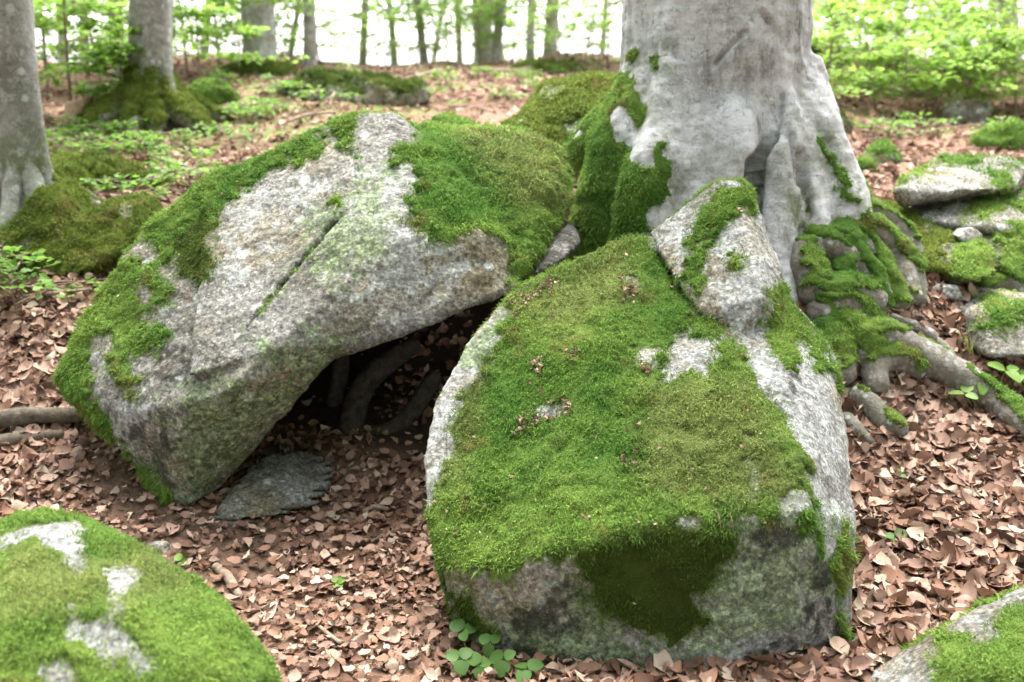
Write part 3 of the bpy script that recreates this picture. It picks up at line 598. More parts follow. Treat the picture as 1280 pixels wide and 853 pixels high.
# ------------------------------------------------------------------ the big beech
TREE_Y = 4.72
tb = P(893, 300, TREE_Y); TX = P(893, 60, TREE_Y)[0]
beech = tag(empty('beech_tree', (TX, TREE_Y, 0.7)), 'massive smooth grey beech trunk with spreading mossy root flare behind mossy boulder', 'tree')
def tube_px(q, seg=14, sub=5): return tube([P(a, b, c) for a, b, c, r in q], [r for *_, r in q], seg, sub)
axis = [(TX + 0.02, TREE_Y, 0.25), (TX + 0.01, TREE_Y, 0.7), (TX, TREE_Y, 1.05), (TX, TREE_Y, 1.3), (TX, TREE_Y, 1.8), (TX, TREE_Y + .02, 2.4), (TX + .03, TREE_Y + .05, 3.6)]
trunk_t = tube(axis, [0.62, 0.54, 0.475, 0.445, 0.415, 0.405, 0.38], 40, 6)
roots = [
    [(972, 95, 4.46, .07), (980, 150, 4.38, .085), (977, 205, 4.28, .10), (968, 255, 4.17, .105), (975, 295, 4.08, .10), (985, 320, 4.0, .08)],
    [(1000, 80, 4.64, .10), (1014, 150, 4.52, .13), (1026, 210, 4.44, .16), (1042, 260, 4.34, .15), (1058, 292, 4.24, .11), (1072, 315, 4.15, .07)],
    [(990, 130, 4.50, .09), (1006, 200, 4.36, .10), (1012, 255, 4.25, .10), (1024, 290, 4.14, .08)],
    [(875, 140, 4.40, .12), (864, 215, 4.24, .14), (850, 275, 4.05, .13), (840, 320, 3.9, .1)],
    [(925, 120, 4.40, .10), (905, 190, 4.28, .14), (892, 250, 4.12, .15), (880, 320, 3.95, .14)],
    [(850, 90, 4.42, .12), (835, 180, 4.30, .15), (812, 240, 4.14, .13), (786, 290, 3.96, .11), (760, 330, 3.85, .10)],
    [(815, 60, 4.58, .09), (800, 130, 4.5, .14), (770, 200, 4.38, .15), (740, 260, 4.22, .12), (720, 300, 4.08, .08)],
    [(805, 140, 4.72, .10), (765, 172, 4.7, .15), (715, 190, 4.75, .15), (670, 205, 4.8, .10)],
    ]
def sunk(q):                            # roots dive into the ground at their far ends
    pts = [P(a, b, c) for a, b, c, r_ in q]; o = []
    for k, p in enumerate(pts):
        t = k / (len(pts) - 1)
        if t > 0.55: p[2] = min(p[2], gz(p[0], p[1]) + q[k][3] * (0.9 - 2.6 * (t - 0.55) / 0.45))
        o.append(p)
    return tube(o, [x[3] for x in q], 14, 5)
v, f = solid((), [trunk_t] + [sunk(q) for q in roots], voxel=0.0115, it=10)
n = normals(v, f)
th = np.arctan2(v[:, 1] - TREE_Y, v[:, 0] - TX); cyl = np.stack([np.cos(th) * 3.2, np.sin(th) * 3.2, v[:, 2] * 0.9], 1)
v = v + n * (0.03 * fbm(cyl, 1.3, 3, 80) + 0.016 * fbm(v, 5, 3, 81) + 0.006 * fbm(v * [1, 1, 2.2], 17, 3, 82))[:, None]
px, py = project(v)
for x0, y0, x1, y1, wpx, dep in [(932, 40, 893, 80, 3, .02), (952, 15, 962, 28, 3.5, .018), (980, 120, 968, 172, 4, .03), (944, 205, 938, 290, 7, .13), (966, 170, 944, 205, 5, .07), (1003, 190, 1012, 270, 4, .05), (990, 170, 1000, 230, 4, .025), (935, 90, 936, 140, 2.5, .012), (955, 20, 990, 70, 3, .006)]:
    ex, ey = x1 - x0, y1 - y0; t = np.clip(((px - x0) * ex + (py - y0) * ey) / (ex * ex + ey * ey), 0, 1)
    d = np.hypot(px - x0 - t * ex, py - y0 - t * ey)
    v = v - n * (dep * np.exp(-(d / wpx) ** 2) * (v[:, 1] < TREE_Y))[:, None]
n = normals(v, f); px, py = project(v)
vd = np.array([0, 0, CAMZ]) - v; vd /= np.linalg.norm(vd, axis=1, keepdims=True); front = smooth(-0.25, 0, (n * vd).sum(1))
wob = 16 * fbm(v, 7, 3, 84) + 14 * fbm(v, 24, 3, 85)
MT = [[(640, 350), (640, 130), (700, 90), (770, 95), (775, 160), (790, 195), (808, 200), (822, 180), (832, 175), (845, 200), (850, 235), (800, 300), (760, 360)],
      [(766, 88), (795, 95), (812, 140), (800, 158), (775, 140)], [(790, 64), (828, 64), (822, 82), (800, 86)], [(1016, 178), (1022, 160), (1050, 200), (1075, 255), (1052, 248), (1036, 215)], [(1050, 300), (1055, 275), (1085, 262), (1100, 300)]]
m = np.where(front > 0.5, smooth(-6, 6, regions(MT, px, py) + wob), smooth(0.35, 0.0, v[:, 2] - 0.95 + 0.4 * fbm(v, 3, 3, 87)))
m = m * (1 - smooth(-5, 5, regions([[(836, 205), (862, 195), (858, 235), (838, 240)], [(720, 160), (735, 165), (725, 185)]], px, py) + wob))
me = mk_mesh('trunk', v - np.array(beech.location), f)
attr(me, 'algae', smooth(-25, 10, regions(MT + [[(990, 290), (985, 240), (1010, 250), (1015, 290)]], px, py) + wob) * 0.9)
tr = link('trunk', me, M_BARK, beech)
mo = add_moss(beech, v - 0, f, n, m, 26000, 0.017, 'bright', 0.010, None, smooth(700, 640, px) * 0, 88, 0.0026, 0.6)
mo.location = -beech.location
# upper stem with limbs and leaves, above the picture
up = [tube([(TX + .03, TREE_Y + .05, 3.4), (TX + .1, TREE_Y + .1, 6), (TX + .05, TREE_Y + .3, 9), (TX + .3, TREE_Y + .2, 13)], [.385, .34, .25, .06], 16, 4)]
r = np.random.default_rng(5); ends = []
for k in range(11):
    z0 = 6 + k * 0.6; a = k * 2.4; L = 3.2 - k * 0.12
    e = np.array([TX + math.cos(a) * L, TREE_Y + math.sin(a) * L, z0 + 1.6]); s0 = np.array([TX + .07, TREE_Y + .2, z0]); ends.append((s0, e))
    up.append(tube([s0, s0 * .5 + e * .5 + [0, 0, .25], e], [.10, .06, .015], 8, 3))
for t_ in up:
    a, b = merge([t_]); me = mk_mesh('limb', a - np.array(beech.location), b); attr(me, 'algae', np.zeros(len(a))); link('limb', me, M_BARK, beech)
def leaf_faces(p, d, nrm, L, W, colr):  # folded pointed leaves: base, two sides, tip and the rib
    s = np.cross(d, nrm); s /= np.linalg.norm(s, axis=1, keepdims=True) + 1e-9; N = len(p); L = L[:, None]; W = W[:, None]
    up_ = np.cross(s, d)
    V = np.stack([p, p + d * L * .33 + s * W * .5 + up_ * L * .05, p + d * L * .72 + s * W * .38 + up_ * L * .04, p + d * L - up_ * L * .08, p + d * L * .72 - s * W * .38 + up_ * L * .04, p + d * L * .33 - s * W * .5 + up_ * L * .05], 1).reshape(-1, 3)
    i = np.arange(N)[:, None] * 6
    T = np.concatenate([i + [[0, 1, 2]], i + [[0, 2, 3]], i + [[0, 3, 4]], i + [[0, 4, 5]]], 0)
    return V, T, np.repeat(colr, 6, 0)
def unit(a): return a / (np.linalg.norm(a, axis=-1, keepdims=True) + 1e-9)
GREEN_A = np.array((0.11, 0.23, 0.035)); GREEN_B = np.array((0.29, 0.45, 0.085))
def crown(segs, per, r, size=0.07, spread=0.25, hue=0.5):
    P_ = []; D_ = []
    for s0, e in segs:
        t = r.random(per) ** 0.8; ax = unit(e - s0)
        sd = unit(np.cross(ax, [0, 0, 1.0])); off = (r.random(per) * 2 - 1)
        tap = spread * (0.25 + 0.75 * np.sin(np.pi * np.clip(t * 0.85 + .1, 0, 1)))
        p = s0 + (e - s0) * t[:, None] + sd * (off * tap)[:, None] + np.array([0, 0, 1]) * (-0.12 * spread * np.abs(off) + 0.08 * spread * r.normal(size=per))[:, None]
        P_.append(p); D_.append(unit(ax * 0.6 + sd * np.sign(off)[:, None] * 0.7 + r.normal(size=(per, 3)) * 0.25))
    p = np.vstack(P_); d = np.vstack(D_); N = len(p)
    nr = unit(np.array([0, 0, 1.0]) + r.normal(size=(N, 3)) * 0.32)
    c = GREEN_A + (GREEN_B - GREEN_A) * np.clip(hue + 0.25 * r.normal(size=N), 0, 1)[:, None]
    L = size * (0.7 + 0.6 * r.random(N))
    return leaf_faces(p, d, nr, L, L * 0.66, c * (0.85 + 0.3 * r.random(N))[:, None])
segs = []
for s0, e in ends:
    for k in range(3): segs.append((s0 * .4 + e * .6, e + r.normal(size=3) * .5))
a, b, c = crown(segs, 70, r, 0.12, 0.5)
me = mk_mesh('crown', a - np.array(beech.location), b); attr(me, 'col', c); link('crown', me, M_LEAF, beech)

# surface roots running off to the right, each a part of the beech
def root_part(name, q, moss=True, seed=1, on_ground=True, mossy=0.25, thing=None, tone='bright', lift=0.9):
    pts = []
    for a, b, rr in q:
        if on_ground: p = hit(a, b); p = p + np.array([0, 0, rr * lift])
        pts.append(p)
    v, f = solid((), [tube(pts, [x[2] * 1.22 for x in q], 12, 6)], voxel=0.010, it=4)
    n = normals(v, f); v = v + n * (0.012 * fbm(v, 7, 3, seed) + 0.005 * fbm(v, 25, 2, seed + 1))[:, None]; n = normals(v, f)
    if thing is None: par = beech
    else: par = thing
    off = np.array(par.location)
    me = mk_mesh(name, v - off, f); attr(me, 'algae', np.full(len(v), 0.25)); o = link(name, me, M_ROOT, par)
    if moss:
        m = smooth(-0.15, 0.15, n[:, 2] - 0.25 + (0.55 - mossy) * 0 + 0.9 * fbm(v, 5, 3, seed + 5) + (mossy - 0.25))
        mm = add_moss(o, v, f, n, m, 26000, 0.011, tone, 0.014, None, None, seed, 0.0026, 0.5)
        if mm: mm.location = -off
    return o
RT = [([(1000, 300, .05), (1050, 293, .045), (1096, 308, .045), (1122, 338, .042), (1142, 388, .036)], .1),
      ([(1062, 305, .04), (1088, 330, .042), (1108, 360, .04), (1126, 396, .035)], .5),
      ([(1008, 345, .04), (1022, 318, .05), (1045, 314, .05), (1060, 334, .045), (1050, 360, .04)], .55),
      ([(1036, 372, .035), (1046, 352, .035), (1066, 340, .035), (1088, 352, .035), (1104, 385, .03)], .1),
      ([(1010, 372, .06), (1034, 388, .065), (1062, 385, .06), (1096, 400, .05)], .6),
      ([(1020, 415, .06), (1045, 402, .06), (1075, 410, .05), (1100, 425, .03)], .6),
      ([(1112, 408, .022), (1140, 420, .026), (1168, 434, .022)], -.6),
      ([(1160, 430, .022), (1182, 448, .022), (1194, 478, .018)], -.6),
      ([(1030, 430, .06), (1040, 460, .06), (1050, 490, .05)], .6),
      ([(1040, 450, .05), (1085, 440, .06), (1130, 455, .06), (1180, 478, .058), (1235, 510, .05), (1300, 560, .045)], .45),
      ([(1096, 500, .035), (1092, 470, .045), (1120, 462, .05), (1150, 478, .04)], .6),
      ([(1064, 505, .036), (1085, 520, .036), (1105, 535, .032), (1132, 552, .026)], .3),
      ([(1055, 530, .02), (1072, 545, .02), (1090, 565, .015)], -.6),
      ([(1195, 350, .04), (1235, 352, .05), (1290, 380, .05)], .6),
      ([(1225, 368, .03), (1255, 366, .04), (1300, 390, .04)], .6),
      ([(1010, 310, .05), (1040, 330, .055), (1075, 350, .05), (1090, 385, .04)], .55),
      ([(1080, 300, .05), (1110, 318, .05), (1136, 350, .045), (1150, 390, .03)], .45),
      ([(1050, 300, .05), (1062, 330, .05), (1086, 362, .045), (1100, 400, .035)], .5),
      ([(1000, 330, .06), (1010, 360, .06), (1030, 400, .06), (1042, 440, .05)], .6),
      ([(1040, 420, .06), (1070, 440, .06), (1095, 470, .05)], .6),
      ([(1150, 300, .05), (1180, 320, .05), (1215, 345, .045), (1260, 350, .04)], .55),
      ([(1070, 270, .04), (1100, 282, .045), (1125, 300, .04), (1150, 330, .03)], .5)]
for k, (q, ms) in enumerate(RT): root_part('root', q, ms > -.5, 100 + 3 * k, mossy=ms - .45)
# roots hanging in the hollow, its shade darkened into their colour
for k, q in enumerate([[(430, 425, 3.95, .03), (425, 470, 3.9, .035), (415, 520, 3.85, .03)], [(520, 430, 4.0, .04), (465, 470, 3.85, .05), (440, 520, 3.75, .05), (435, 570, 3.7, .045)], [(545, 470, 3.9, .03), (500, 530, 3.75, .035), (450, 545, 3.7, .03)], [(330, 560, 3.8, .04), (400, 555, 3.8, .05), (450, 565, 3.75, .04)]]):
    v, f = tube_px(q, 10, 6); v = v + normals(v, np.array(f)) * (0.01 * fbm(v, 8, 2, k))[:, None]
    me = mk_mesh('root', v - np.array(beech.location), as_tris(f)); attr(me, 'algae', np.zeros(len(v))); link('root', me, M_SHADEROOT, beech)

# ------------------------------------------------------------------ background trees
def far_tree(px_top, px, py, wpx, label, group=None, Yd=None, flare=0.5, limbs=0, leaves=0, r=None, moss_base=0.0, low=2.2, hue=0.6, mat=None, z_top=9.0):
    if Yd is None: p = hit(px, py)
    else:
        p = P(px, py, Yd); p[2] = gz(p[0], p[1])
    r = r or np.random.default_rng(int(px))
    depth = p[1]; rad = wpx * depth / F / 2 * 1.02
    top = P(px_top, 0, depth); lean = (top[0] - p[0]) / max(top[2] - p[2], 0.3)
    zs = np.array([-0.15, 0.0, 0.12, 0.3, 0.6, 1.2, 2.4, 5, z_top - p[2]])
    rs = rad * np.array([1 + flare * 1.4, 1 + flare * 1.1, 1 + flare * .55, 1 + flare * .22, 1.06, 1.0, .96, .8, .25])
    seg = 28 if wpx > 25 else 12; V = []
    an = np.linspace(0, 2 * np.pi, seg, endpoint=False)
    zf = np.concatenate([np.linspace(-0.15, 2.6, 36 if wpx > 25 else 12), np.linspace(3.2, zs[-1], 8)])
    for z in zf:
        rr = np.interp(z, zs, rs) * (1 + 0.6 * flare * math.exp(-max(z, 0) * 4) * np.sin(an * 5 + px) + 0.05 * np.sin(an * 3 + z * 1.3 + px))
        V.append(np.stack([lean * z + np.cos(an) * rr + 0.02 * math.sin(z * 1.7 + px), np.sin(an) * rr, np.full(seg, z)], 1))
    V = np.vstack(V); mrows = len(zf)
    V += 0.04 * rad * 4 * np.stack([fbm(V + px, 3, 3, 2), fbm(V + px, 3, 3, 3), 0 * V[:, 0]], 1)
    i = (np.arange(mrows - 1)[:, None] * seg + np.arange(seg)[None, :]); j = (np.arange(mrows - 1)[:, None] * seg + (np.arange(seg) + 1)[None, :] % seg)
    Fq = np.stack([i.ravel(), j.ravel(), (j + seg).ravel(), (i + seg).ravel()], 1)
    root = tag(empty('beech_tree', p), label, 'tree', group)
    me = mk_mesh('trunk', V, Fq); attr(me, 'algae', np.clip(smooth(0.7, 0.0, V[:, 2]) * moss_base * 1.4 + 0.1, 0, 1)); link('trunk', me, mat or M_BARKFAR, root)
    if limbs:
        groups = []; segs = []
        for k in range(limbs):
            ts = []; groups.append(ts)
            z0 = low + (k / limbs) * 4.0 * (0.5 + 0.5 * r.random()) if k % 2 else low * (0.55 + 0.6 * r.random()); a = r.random() * 6.28; L = 0.9 + 1.2 * r.random()
            s0 = np.array([lean * z0, 0, z0]); e = s0 + [math.cos(a) * L, math.sin(a) * L, 0.25 * L - 0.1 * r.random()]
            ts.append(tube([s0, s0 * .5 + e * .5 + [0, 0, .08], e], [min(.03, max(.014, rad * .2)), .010, .004], 5, 3)); segs.append((s0 * .6 + e * .4, e))
            for q in range(3):
                b0 = s0 + (e - s0) * (.35 + .5 * r.random()); b1 = b0 + [r.normal() * .45, r.normal() * .45, r.normal() * .12]
                ts.append(tube([b0, b0 * .5 + b1 * .5 + [0, 0, .03], b1], [.008, .005, .002], 4, 2)); segs.append((b0, b1))
        # high crown, out of the picture
        for k in range(5):
            ts = []; groups.append(ts)
            z0 = z_top * .6 + k * .5; a = k * 2.5; s0 = np.array([lean * z0, 0, z0]); e = s0 + [math.cos(a) * 1.8, math.sin(a) * 1.8, .9]
            ts.append(tube([s0, s0 * .5 + e * .5 + [0, 0, .1], e], [rad * .3, .03, .01], 5, 2)); segs.append((s0 * .3 + e * .7, e))
        for t_ in groups:
            a, b = merge(t_); me = mk_mesh('limb', a, b); attr(me, 'algae', np.zeros(len(a))); link('limb', me, mat or M_BARKFAR, root)
        a, b, c = crown(segs, max(4, leaves // len(segs)), r, 0.085, 0.28, hue); me = mk_mesh('crown', a, b); attr(me, 'col', c); link('crown', me, M_LEAF, root)
    return root, p, rad
t1, p1, r1 = far_tree(14, 34, 262, 54, 'stout grey beech trunk with flared foot behind the dark moss ridge stone', flare=0.4, limbs=5, leaves=500, moss_base=.8, mat=M_BARKOLD, low=2.6)
t2, p2, r2 = far_tree(193, 192, 152, 46, 'grey beech trunk rising from a mossy mound of roots', flare=0.9, limbs=7, leaves=900, moss_base=1.0, mat=M_BARKOLD, low=2.4)
far_tree(322, 322, 92, 36, 'pale beech trunk at the top of slope with a round moss spot', flare=0.3, limbs=6, leaves=700, moss_base=.5, mat=M_BARK, low=2.4)
def root_foot(tree, p, angles, rad, L0, h, seed, mossy, mat):
    ts = []; r = np.random.default_rng(seed)
    for k, a in enumerate(angles):
        d_ = np.array([math.cos(a), math.sin(a), 0]); L_ = L0 * (.8 + .5 * r.random())
        q_ = [p + d_ * rad * .55 + [0, 0, h], p + d_ * rad * 1.0 + [0, 0, h * .5], p + d_ * (rad * 1.1 + L_ * .4) + [0, 0, .05], p + d_ * (rad * 1.1 + L_) + np.array([d_[1], -d_[0], 0]) * L_ * .3 * r.normal() + [0, 0, -.05]]
        for t_ in q_[2:]: t_[2] += gz(t_[0], t_[1]) - p[2]
        v, f = solid((), [tube(q_, [rad * .35, rad * .45, rad * .38, rad * .12], 10, 5)], voxel=0.02, it=3); n = normals(v, f)
        v = v + n * (0.02 * fbm(v, 6, 3, seed + k))[:, None]; n = normals(v, f)
        me = mk_mesh('root', v - p, f); attr(me, 'algae', np.full(len(v), .5)); o = link('root', me, mat, tree)
        m = smooth(-.15, .15, n[:, 2] - .5 + 1.1 * fbm(v, 4, 3, seed + k) + mossy)
        mm = add_moss(o, v - p, f, n, m, 8000, .024, 'olive', .015, None, None, seed + k, .004, .6)
root_foot(t1, p1, (-2.9, -2.2, -1.5, -.8, -.1, .6), r1 * 1.05, .34, .30, 610, .0, M_BARKOLD)
GFAR = 'slender trees along the crest'
LFAR = 'slender tree standing against the white sky along crest of slope'
for k, (x, w, Yd) in enumerate([(388, 15, 15), (370, 6, 16), (455, 6, 17), (493, 6, 18), (530, 9, 17), (541, 6, 20), (579, 8, 19), (601, 19, 18), (618, 9, 17), (632, 6, 21), (664, 8, 16.5), (687, 13, 17.5), (752, 6, 19), (1098, 12, 14), (1128, 8, 16), (1175, 7, 13), (1214, 11, 15), (1268, 16, 14), (1240, 6, 18), (1050, 8, 17), (250, 9, 15), (148, 12, 12.5), (100, 9, 14), (72, 7, 15)]):
    r = np.random.default_rng(300 + k)
    far_tree(x + r.normal() * 9, x + r.normal() * 4, 76, w * (.8 + .5 * r.random()), (('stouter dark trunk ' if w > 11 else 'thin trunk ') + ('among the saplings behind root tangle trunk' if x < 300 else 'against white sky next to the pale moss spotted trunk' if x < 420 else 'against white sky above the dark earth bank' if x < 560 else 'in the close cluster on the crest' if x < 645 else 'on the crest near the massive beech' if x < 800 else 'behind the bright green saplings uphill of slab')), GFAR, Yd=Yd, flare=0.25, limbs=9, leaves=1000, r=r, low=1.1, hue=0.7)

# ------------------------------------------------------------------ undergrowth
def sapling(px, py, h, spread, nb, per, label, group, Yd=None, hue=0.6, seed=0, size=0.06, cat='sapling', name='beech_sapling'):
    p = hit(px, py) if Yd is None else None
    if p is None: p = P(px, py, Yd); p[2] = gz(p[0], p[1])
    r = np.random.default_rng(500 + seed)
    root = tag(empty(name, p), label, cat, group)
    lx, ly = r.normal(size=2) * 0.15 * h
    st = [tube([(0, 0, -.05), (lx * .4, ly * .4, h * .5), (lx, ly, h)], [.011 * h + .003, .007 * h + .002, .003], 6, 4)]; segs = []
    for k in range(nb):
        t = 0.18 + 0.82 * (k + r.random()) / nb; s0 = np.array([lx * t, ly * t, h * t]); a = k * 2.4 + r.random(); L = spread * (0.5 + 0.6 * r.random()) * (1.1 - 0.5 * t)
        e = s0 + [math.cos(a) * L, math.sin(a) * L, L * (0.18 + 0.25 * r.normal() * .5)]
        st.append(tube([s0, s0 * .5 + e * .5 + [0, 0, .04 * L], e], [.006, .004, .002], 4, 2)); segs.append((s0 + (e - s0) * .15, e))
        for q in range(2):
            b0 = s0 + (e - s0) * (.3 + .4 * r.random()); b1 = b0 + (e - s0) * .35 + np.array([r.normal(), r.normal(), 0.15 * r.normal()]) * L * .35
            segs.append((b0, b1)); st.append(tube([b0, b1 * .5 + b0 * .5, b1], [.004, .003, .0015], 4, 1))
    a, b = merge(st); link('stem', mk_mesh('stem', a, b), M_TWIG, root)
    a, b, c = crown(segs, per, r, size, 0.16 * max(spread, .3) / .6 + .03, hue); me = mk_mesh('foliage', a, b); attr(me, 'col', c); link('foliage', me, M_LEAF, root)
    return root
GL, LL = 'saplings among the left trunks', 'leafy green beech sapling growing among the grey trunks uphill of the ridge stone'
for k, (px, py, h, s) in enumerate([(90, 150, 1.3, .8), (130, 120, 1.6, .9), (160, 110, 1.8, .9), (235, 95, 1.7, .9), (275, 92, 1.5, .9), (110, 95, 2.0, 1.0), (250, 110, 1.0, .7), (60, 120, 1.6, .8), (150, 150, .7, .5), (300, 88, 1.2, .8), (-20, 140, 1.8, .8), (215, 88, 2.2, 1.0), (345, 82, 1.6, .8)]):
    sapling(px, py, h, s, 14, 34, ('leafy green sapling beside the stout trunk with flared foot' if px < 125 else 'leafy green sapling beside the trunk rising from a root tangle' if px < 225 else 'leafy green sapling between root tangle trunk and pale moss spotted trunk') + (', tall' if h > 1.4 else ', low'), GL, seed=k, hue=0.6, size=.068)
GR, LR = 'saplings on the bright slope right of the big beech', 'bright green beech sapling on the sunny slope uphill of the tilted slab'
for k, (px, py, h, s) in enumerate([(1030, 150, .9, .6), (1060, 130, 1.2, .7), (1095, 140, 1.0, .7), (1130, 150, .8, .7), (1165, 152, .7, .6), (1200, 150, .8, .7), (1235, 146, .9, .7), (1270, 150, .9, .7), (1150, 120, 1.1, .9), (1200, 110, 1.0, .9), (1250, 105, 1.3, .9), (1045, 100, 1.8, .9), (1080, 100, 2.0, 1.0), (1120, 96, 1.6, .9), (1290, 120, 1.6, .9), (1020, 110, 1.8, .9), (1190, 130, .8, .8), (1110, 120, 1.0, .9)]):
    sapling(px, py, h, s, 12, 26, ('bright green sapling close behind the massive beech' if px < 1070 else 'bright green sapling on the slope straight uphill of the slab' if px < 1180 else 'bright green sapling on the slope past the slab') + (', tall' if h > 1.15 else ', knee high'), GR, seed=40 + k, hue=0.75 + .4 * ((k * 7) % 5) / 5)
GM, LM = 'low saplings along the crest', 'small pale green sapling growing on the crest of the leafy slope'
for k, (px, py, h, s) in enumerate([(400, 80, 1.2, .8), (440, 78, .8, .7), (480, 78, .9, .8), (520, 78, 1.0, .9), (560, 78, 1.2, .9), (600, 78, 1.0, .9), (640, 78, 1.2, .8), (700, 82, .9, .8), (730, 84, 1.2, .8), (760, 86, 1.4, .8)]):
    sapling(px, py, h, s, 10, 22, 'pale green sapling on the crest ' + ('above the dark earth bank' if px < 540 else 'between slender trunks' if px < 680 else 'next to the massive beech trunk'), GM, seed=70 + k, hue=0.85)
# small green seedlings and ferny patches on the slope
GS, LS = 'seedlings scattered over the leafy slope', 'little green seedling in the brown leaves of the slope'
r = np.random.default_rng(77)
spots = [(100, 175), (130, 180), (160, 172), (75, 190), (190, 190), (180, 205), (215, 185), (320, 150), (330, 148), (300, 155), (160, 250), (225, 225), (240, 240), (500, 115), (560, 110), (630, 125), (650, 105), (450, 110), (600, 100), (680, 115), (290, 180), (10, 370), (20, 395), (5, 350), (1150, 175), (1260, 180), (1110, 175), (280, 110), (400, 135), (350, 125), (120, 200), (90, 205), (700, 95), (545, 130)]
for k, (px, py) in enumerate(spots):
    sapling(px + r.normal() * 3, py, .10 + .1 * r.random(), .22 + .15 * r.random(), 5, 9, 'little green seedling in brown leaves ' + ('below the ridge stone' if py > 340 else 'around the root tangle trunk' if px < 235 and py < 215 else 'between ridge stone and leaning boulder' if px < 260 else 'near the tilted slab' if px > 1000 else 'by the dark earth bank' if px < 470 else 'on the upper slope behind leaning boulder'), GS, seed=100 + k, hue=.15, size=0.042, cat='seedling', name='seedling')
# small plants close to the path
def low_plant(spots, size, label, name, seed, hue=0.3, kind='round', cat='plant', stem=True):
    r = np.random.default_rng(seed); b0 = np.mean([hit(*s[:2]) for s in spots], 0)
    root = tag(empty(name, b0), label, cat)
    st = []; 
    for s in spots:
        g = hit(*s[:2]) - b0; hgt = s[2] if len(s) > 2 else .05; tip = g + [r.normal() * .01, r.normal() * .01, hgt]
        st.append(tube([g * .6 + [0, 0, -.01], g * .9 + [0, 0, hgt * .6], tip], [.002, .002, .0015], 5, 3))
        for q in range(3):
            a = q * 2.1 + r.random(); d = unit(np.array([math.cos(a), math.sin(a), .25 - .4 * r.random()])); nr = unit(np.array([r.normal() * .2, -0.45 + r.normal() * .2, 1.0]))
            d = unit(d - nr * np.dot(d, nr)); s_ = np.cross(nr, d); L = size * (.75 + .5 * r.random()); nseg = 9
            tt = np.linspace(0, 1, nseg); wv = np.sin(np.pi * np.clip(tt, 0, 1) ** .8) ** .75 * (.42 if kind == 'round' else .3) * L
            rib = tip + d * (tt * L)[:, None] - nr * (.15 * L * tt ** 2)[:, None]
            V = np.vstack([rib + s_ * wv[:, None] + nr * (wv * .25)[:, None], rib, rib - s_ * wv[:, None] + nr * (wv * .25)[:, None]]); T = []
            for j in range(nseg - 1):
                for o in (0, nseg): T += [(o + j, o + j + 1, o + nseg + j + 1), (o + j, o + nseg + j + 1, o + nseg + j)]
            me = mk_mesh('leaf', V, np.array(T)); c = (GREEN_A * np.array((.75, .8, 1.1)) * (1 - hue) + GREEN_B * hue) * (.8 + .4 * r.random()); attr(me, 'col', np.tile(c, (len(V), 1)))
            link('leaf', me, M_LEAF, root)
    a, b = merge(st); link('stem', mk_mesh('stem', a, b), M_TWIG, root)
low_plant([(566, 838, .05), (578, 822, .06), (612, 832, .06), (638, 850, .05), (600, 848, .04), (655, 856, .04)], .045, 'low dark green plant with rounded leaves at the foot of mossy boulder', 'bramble_plant', 3, hue=.05)
low_plant([(1205, 520, .08), (1225, 510, .10), (1250, 495, .10), (1272, 498, .09)], .07, 'pale green leafy plant hanging over the long mossy root', 'herb_plant', 4, hue=.5, kind='long')
low_plant([(232, 706, .02)], .035, 'tiny two leaved green sprout on bare earth beside domed boulder', 'sprout', 5, hue=.5)
low_plant([(1116, 690, .03)], .05, 'single bluish green leaf sprout among dry leaves beside mossy boulder', 'sprout', 6, hue=.1)
low_plant([(430, 735, .02)], .035, 'pale green sprout among brown leaves in the hollow', 'sprout', 8, hue=.6)
low_plant([(1125, 605, .03)], .04, 'green sprout in leaves below the short mossy root', 'sprout', 9, hue=.2)
# grass tufts
def grass_tuft(px, py, n_, h, label, seed):
    r = np.random.default_rng(seed); p = hit(px, py); V = []; T = []; 
    for k in range(n_):
        b = r.normal(size=2) * .03; a = r.random() * 6.28; L = h * (.6 + .7 * r.random()); d = np.array([math.cos(a), math.sin(a)]) * L * (.3 + .6 * r.random())
        s = np.array([-math.sin(a), math.cos(a), 0]) * .0022; o = len(V)
        for t in (0, .35, .7, 1.0):
            c = np.array([b[0] + d[0] * t * t, b[1] + d[1] * t * t, L * (t - .38 * t * t)]); V += [c - s * (1.05 - t), c + s * (1.05 - t)]
        for q in range(3): T += [(o + 2 * q, o + 2 * q + 1, o + 2 * q + 3), (o + 2 * q, o + 2 * q + 3, o + 2 * q + 2)]
    me = mk_mesh('grass_tuft', np.array(V), np.array(T)); attr(me, 'col', np.tile(np.array((.16, .17, .06)), (len(V), 1)) * (.7 + .6 * r.random((len(V), 1))))
    o = tag(link('grass_tuft', me, M_LEAF), label, 'grass'); o.location = p
grass_tuft(1205, 440, 46, .14, 'tuft of thin drooping grass beside the half buried stone', 1)
grass_tuft(1085, 470, 22, .18, 'thin dry grass blades standing on the mossy root fork', 2)
grass_tuft(1268, 405, 25, .12, 'thin grass blades hanging on the half buried stone', 3)
grass_tuft(270, 600, 14, .08, 'sparse grass at the foot of the leaning boulder', 4)

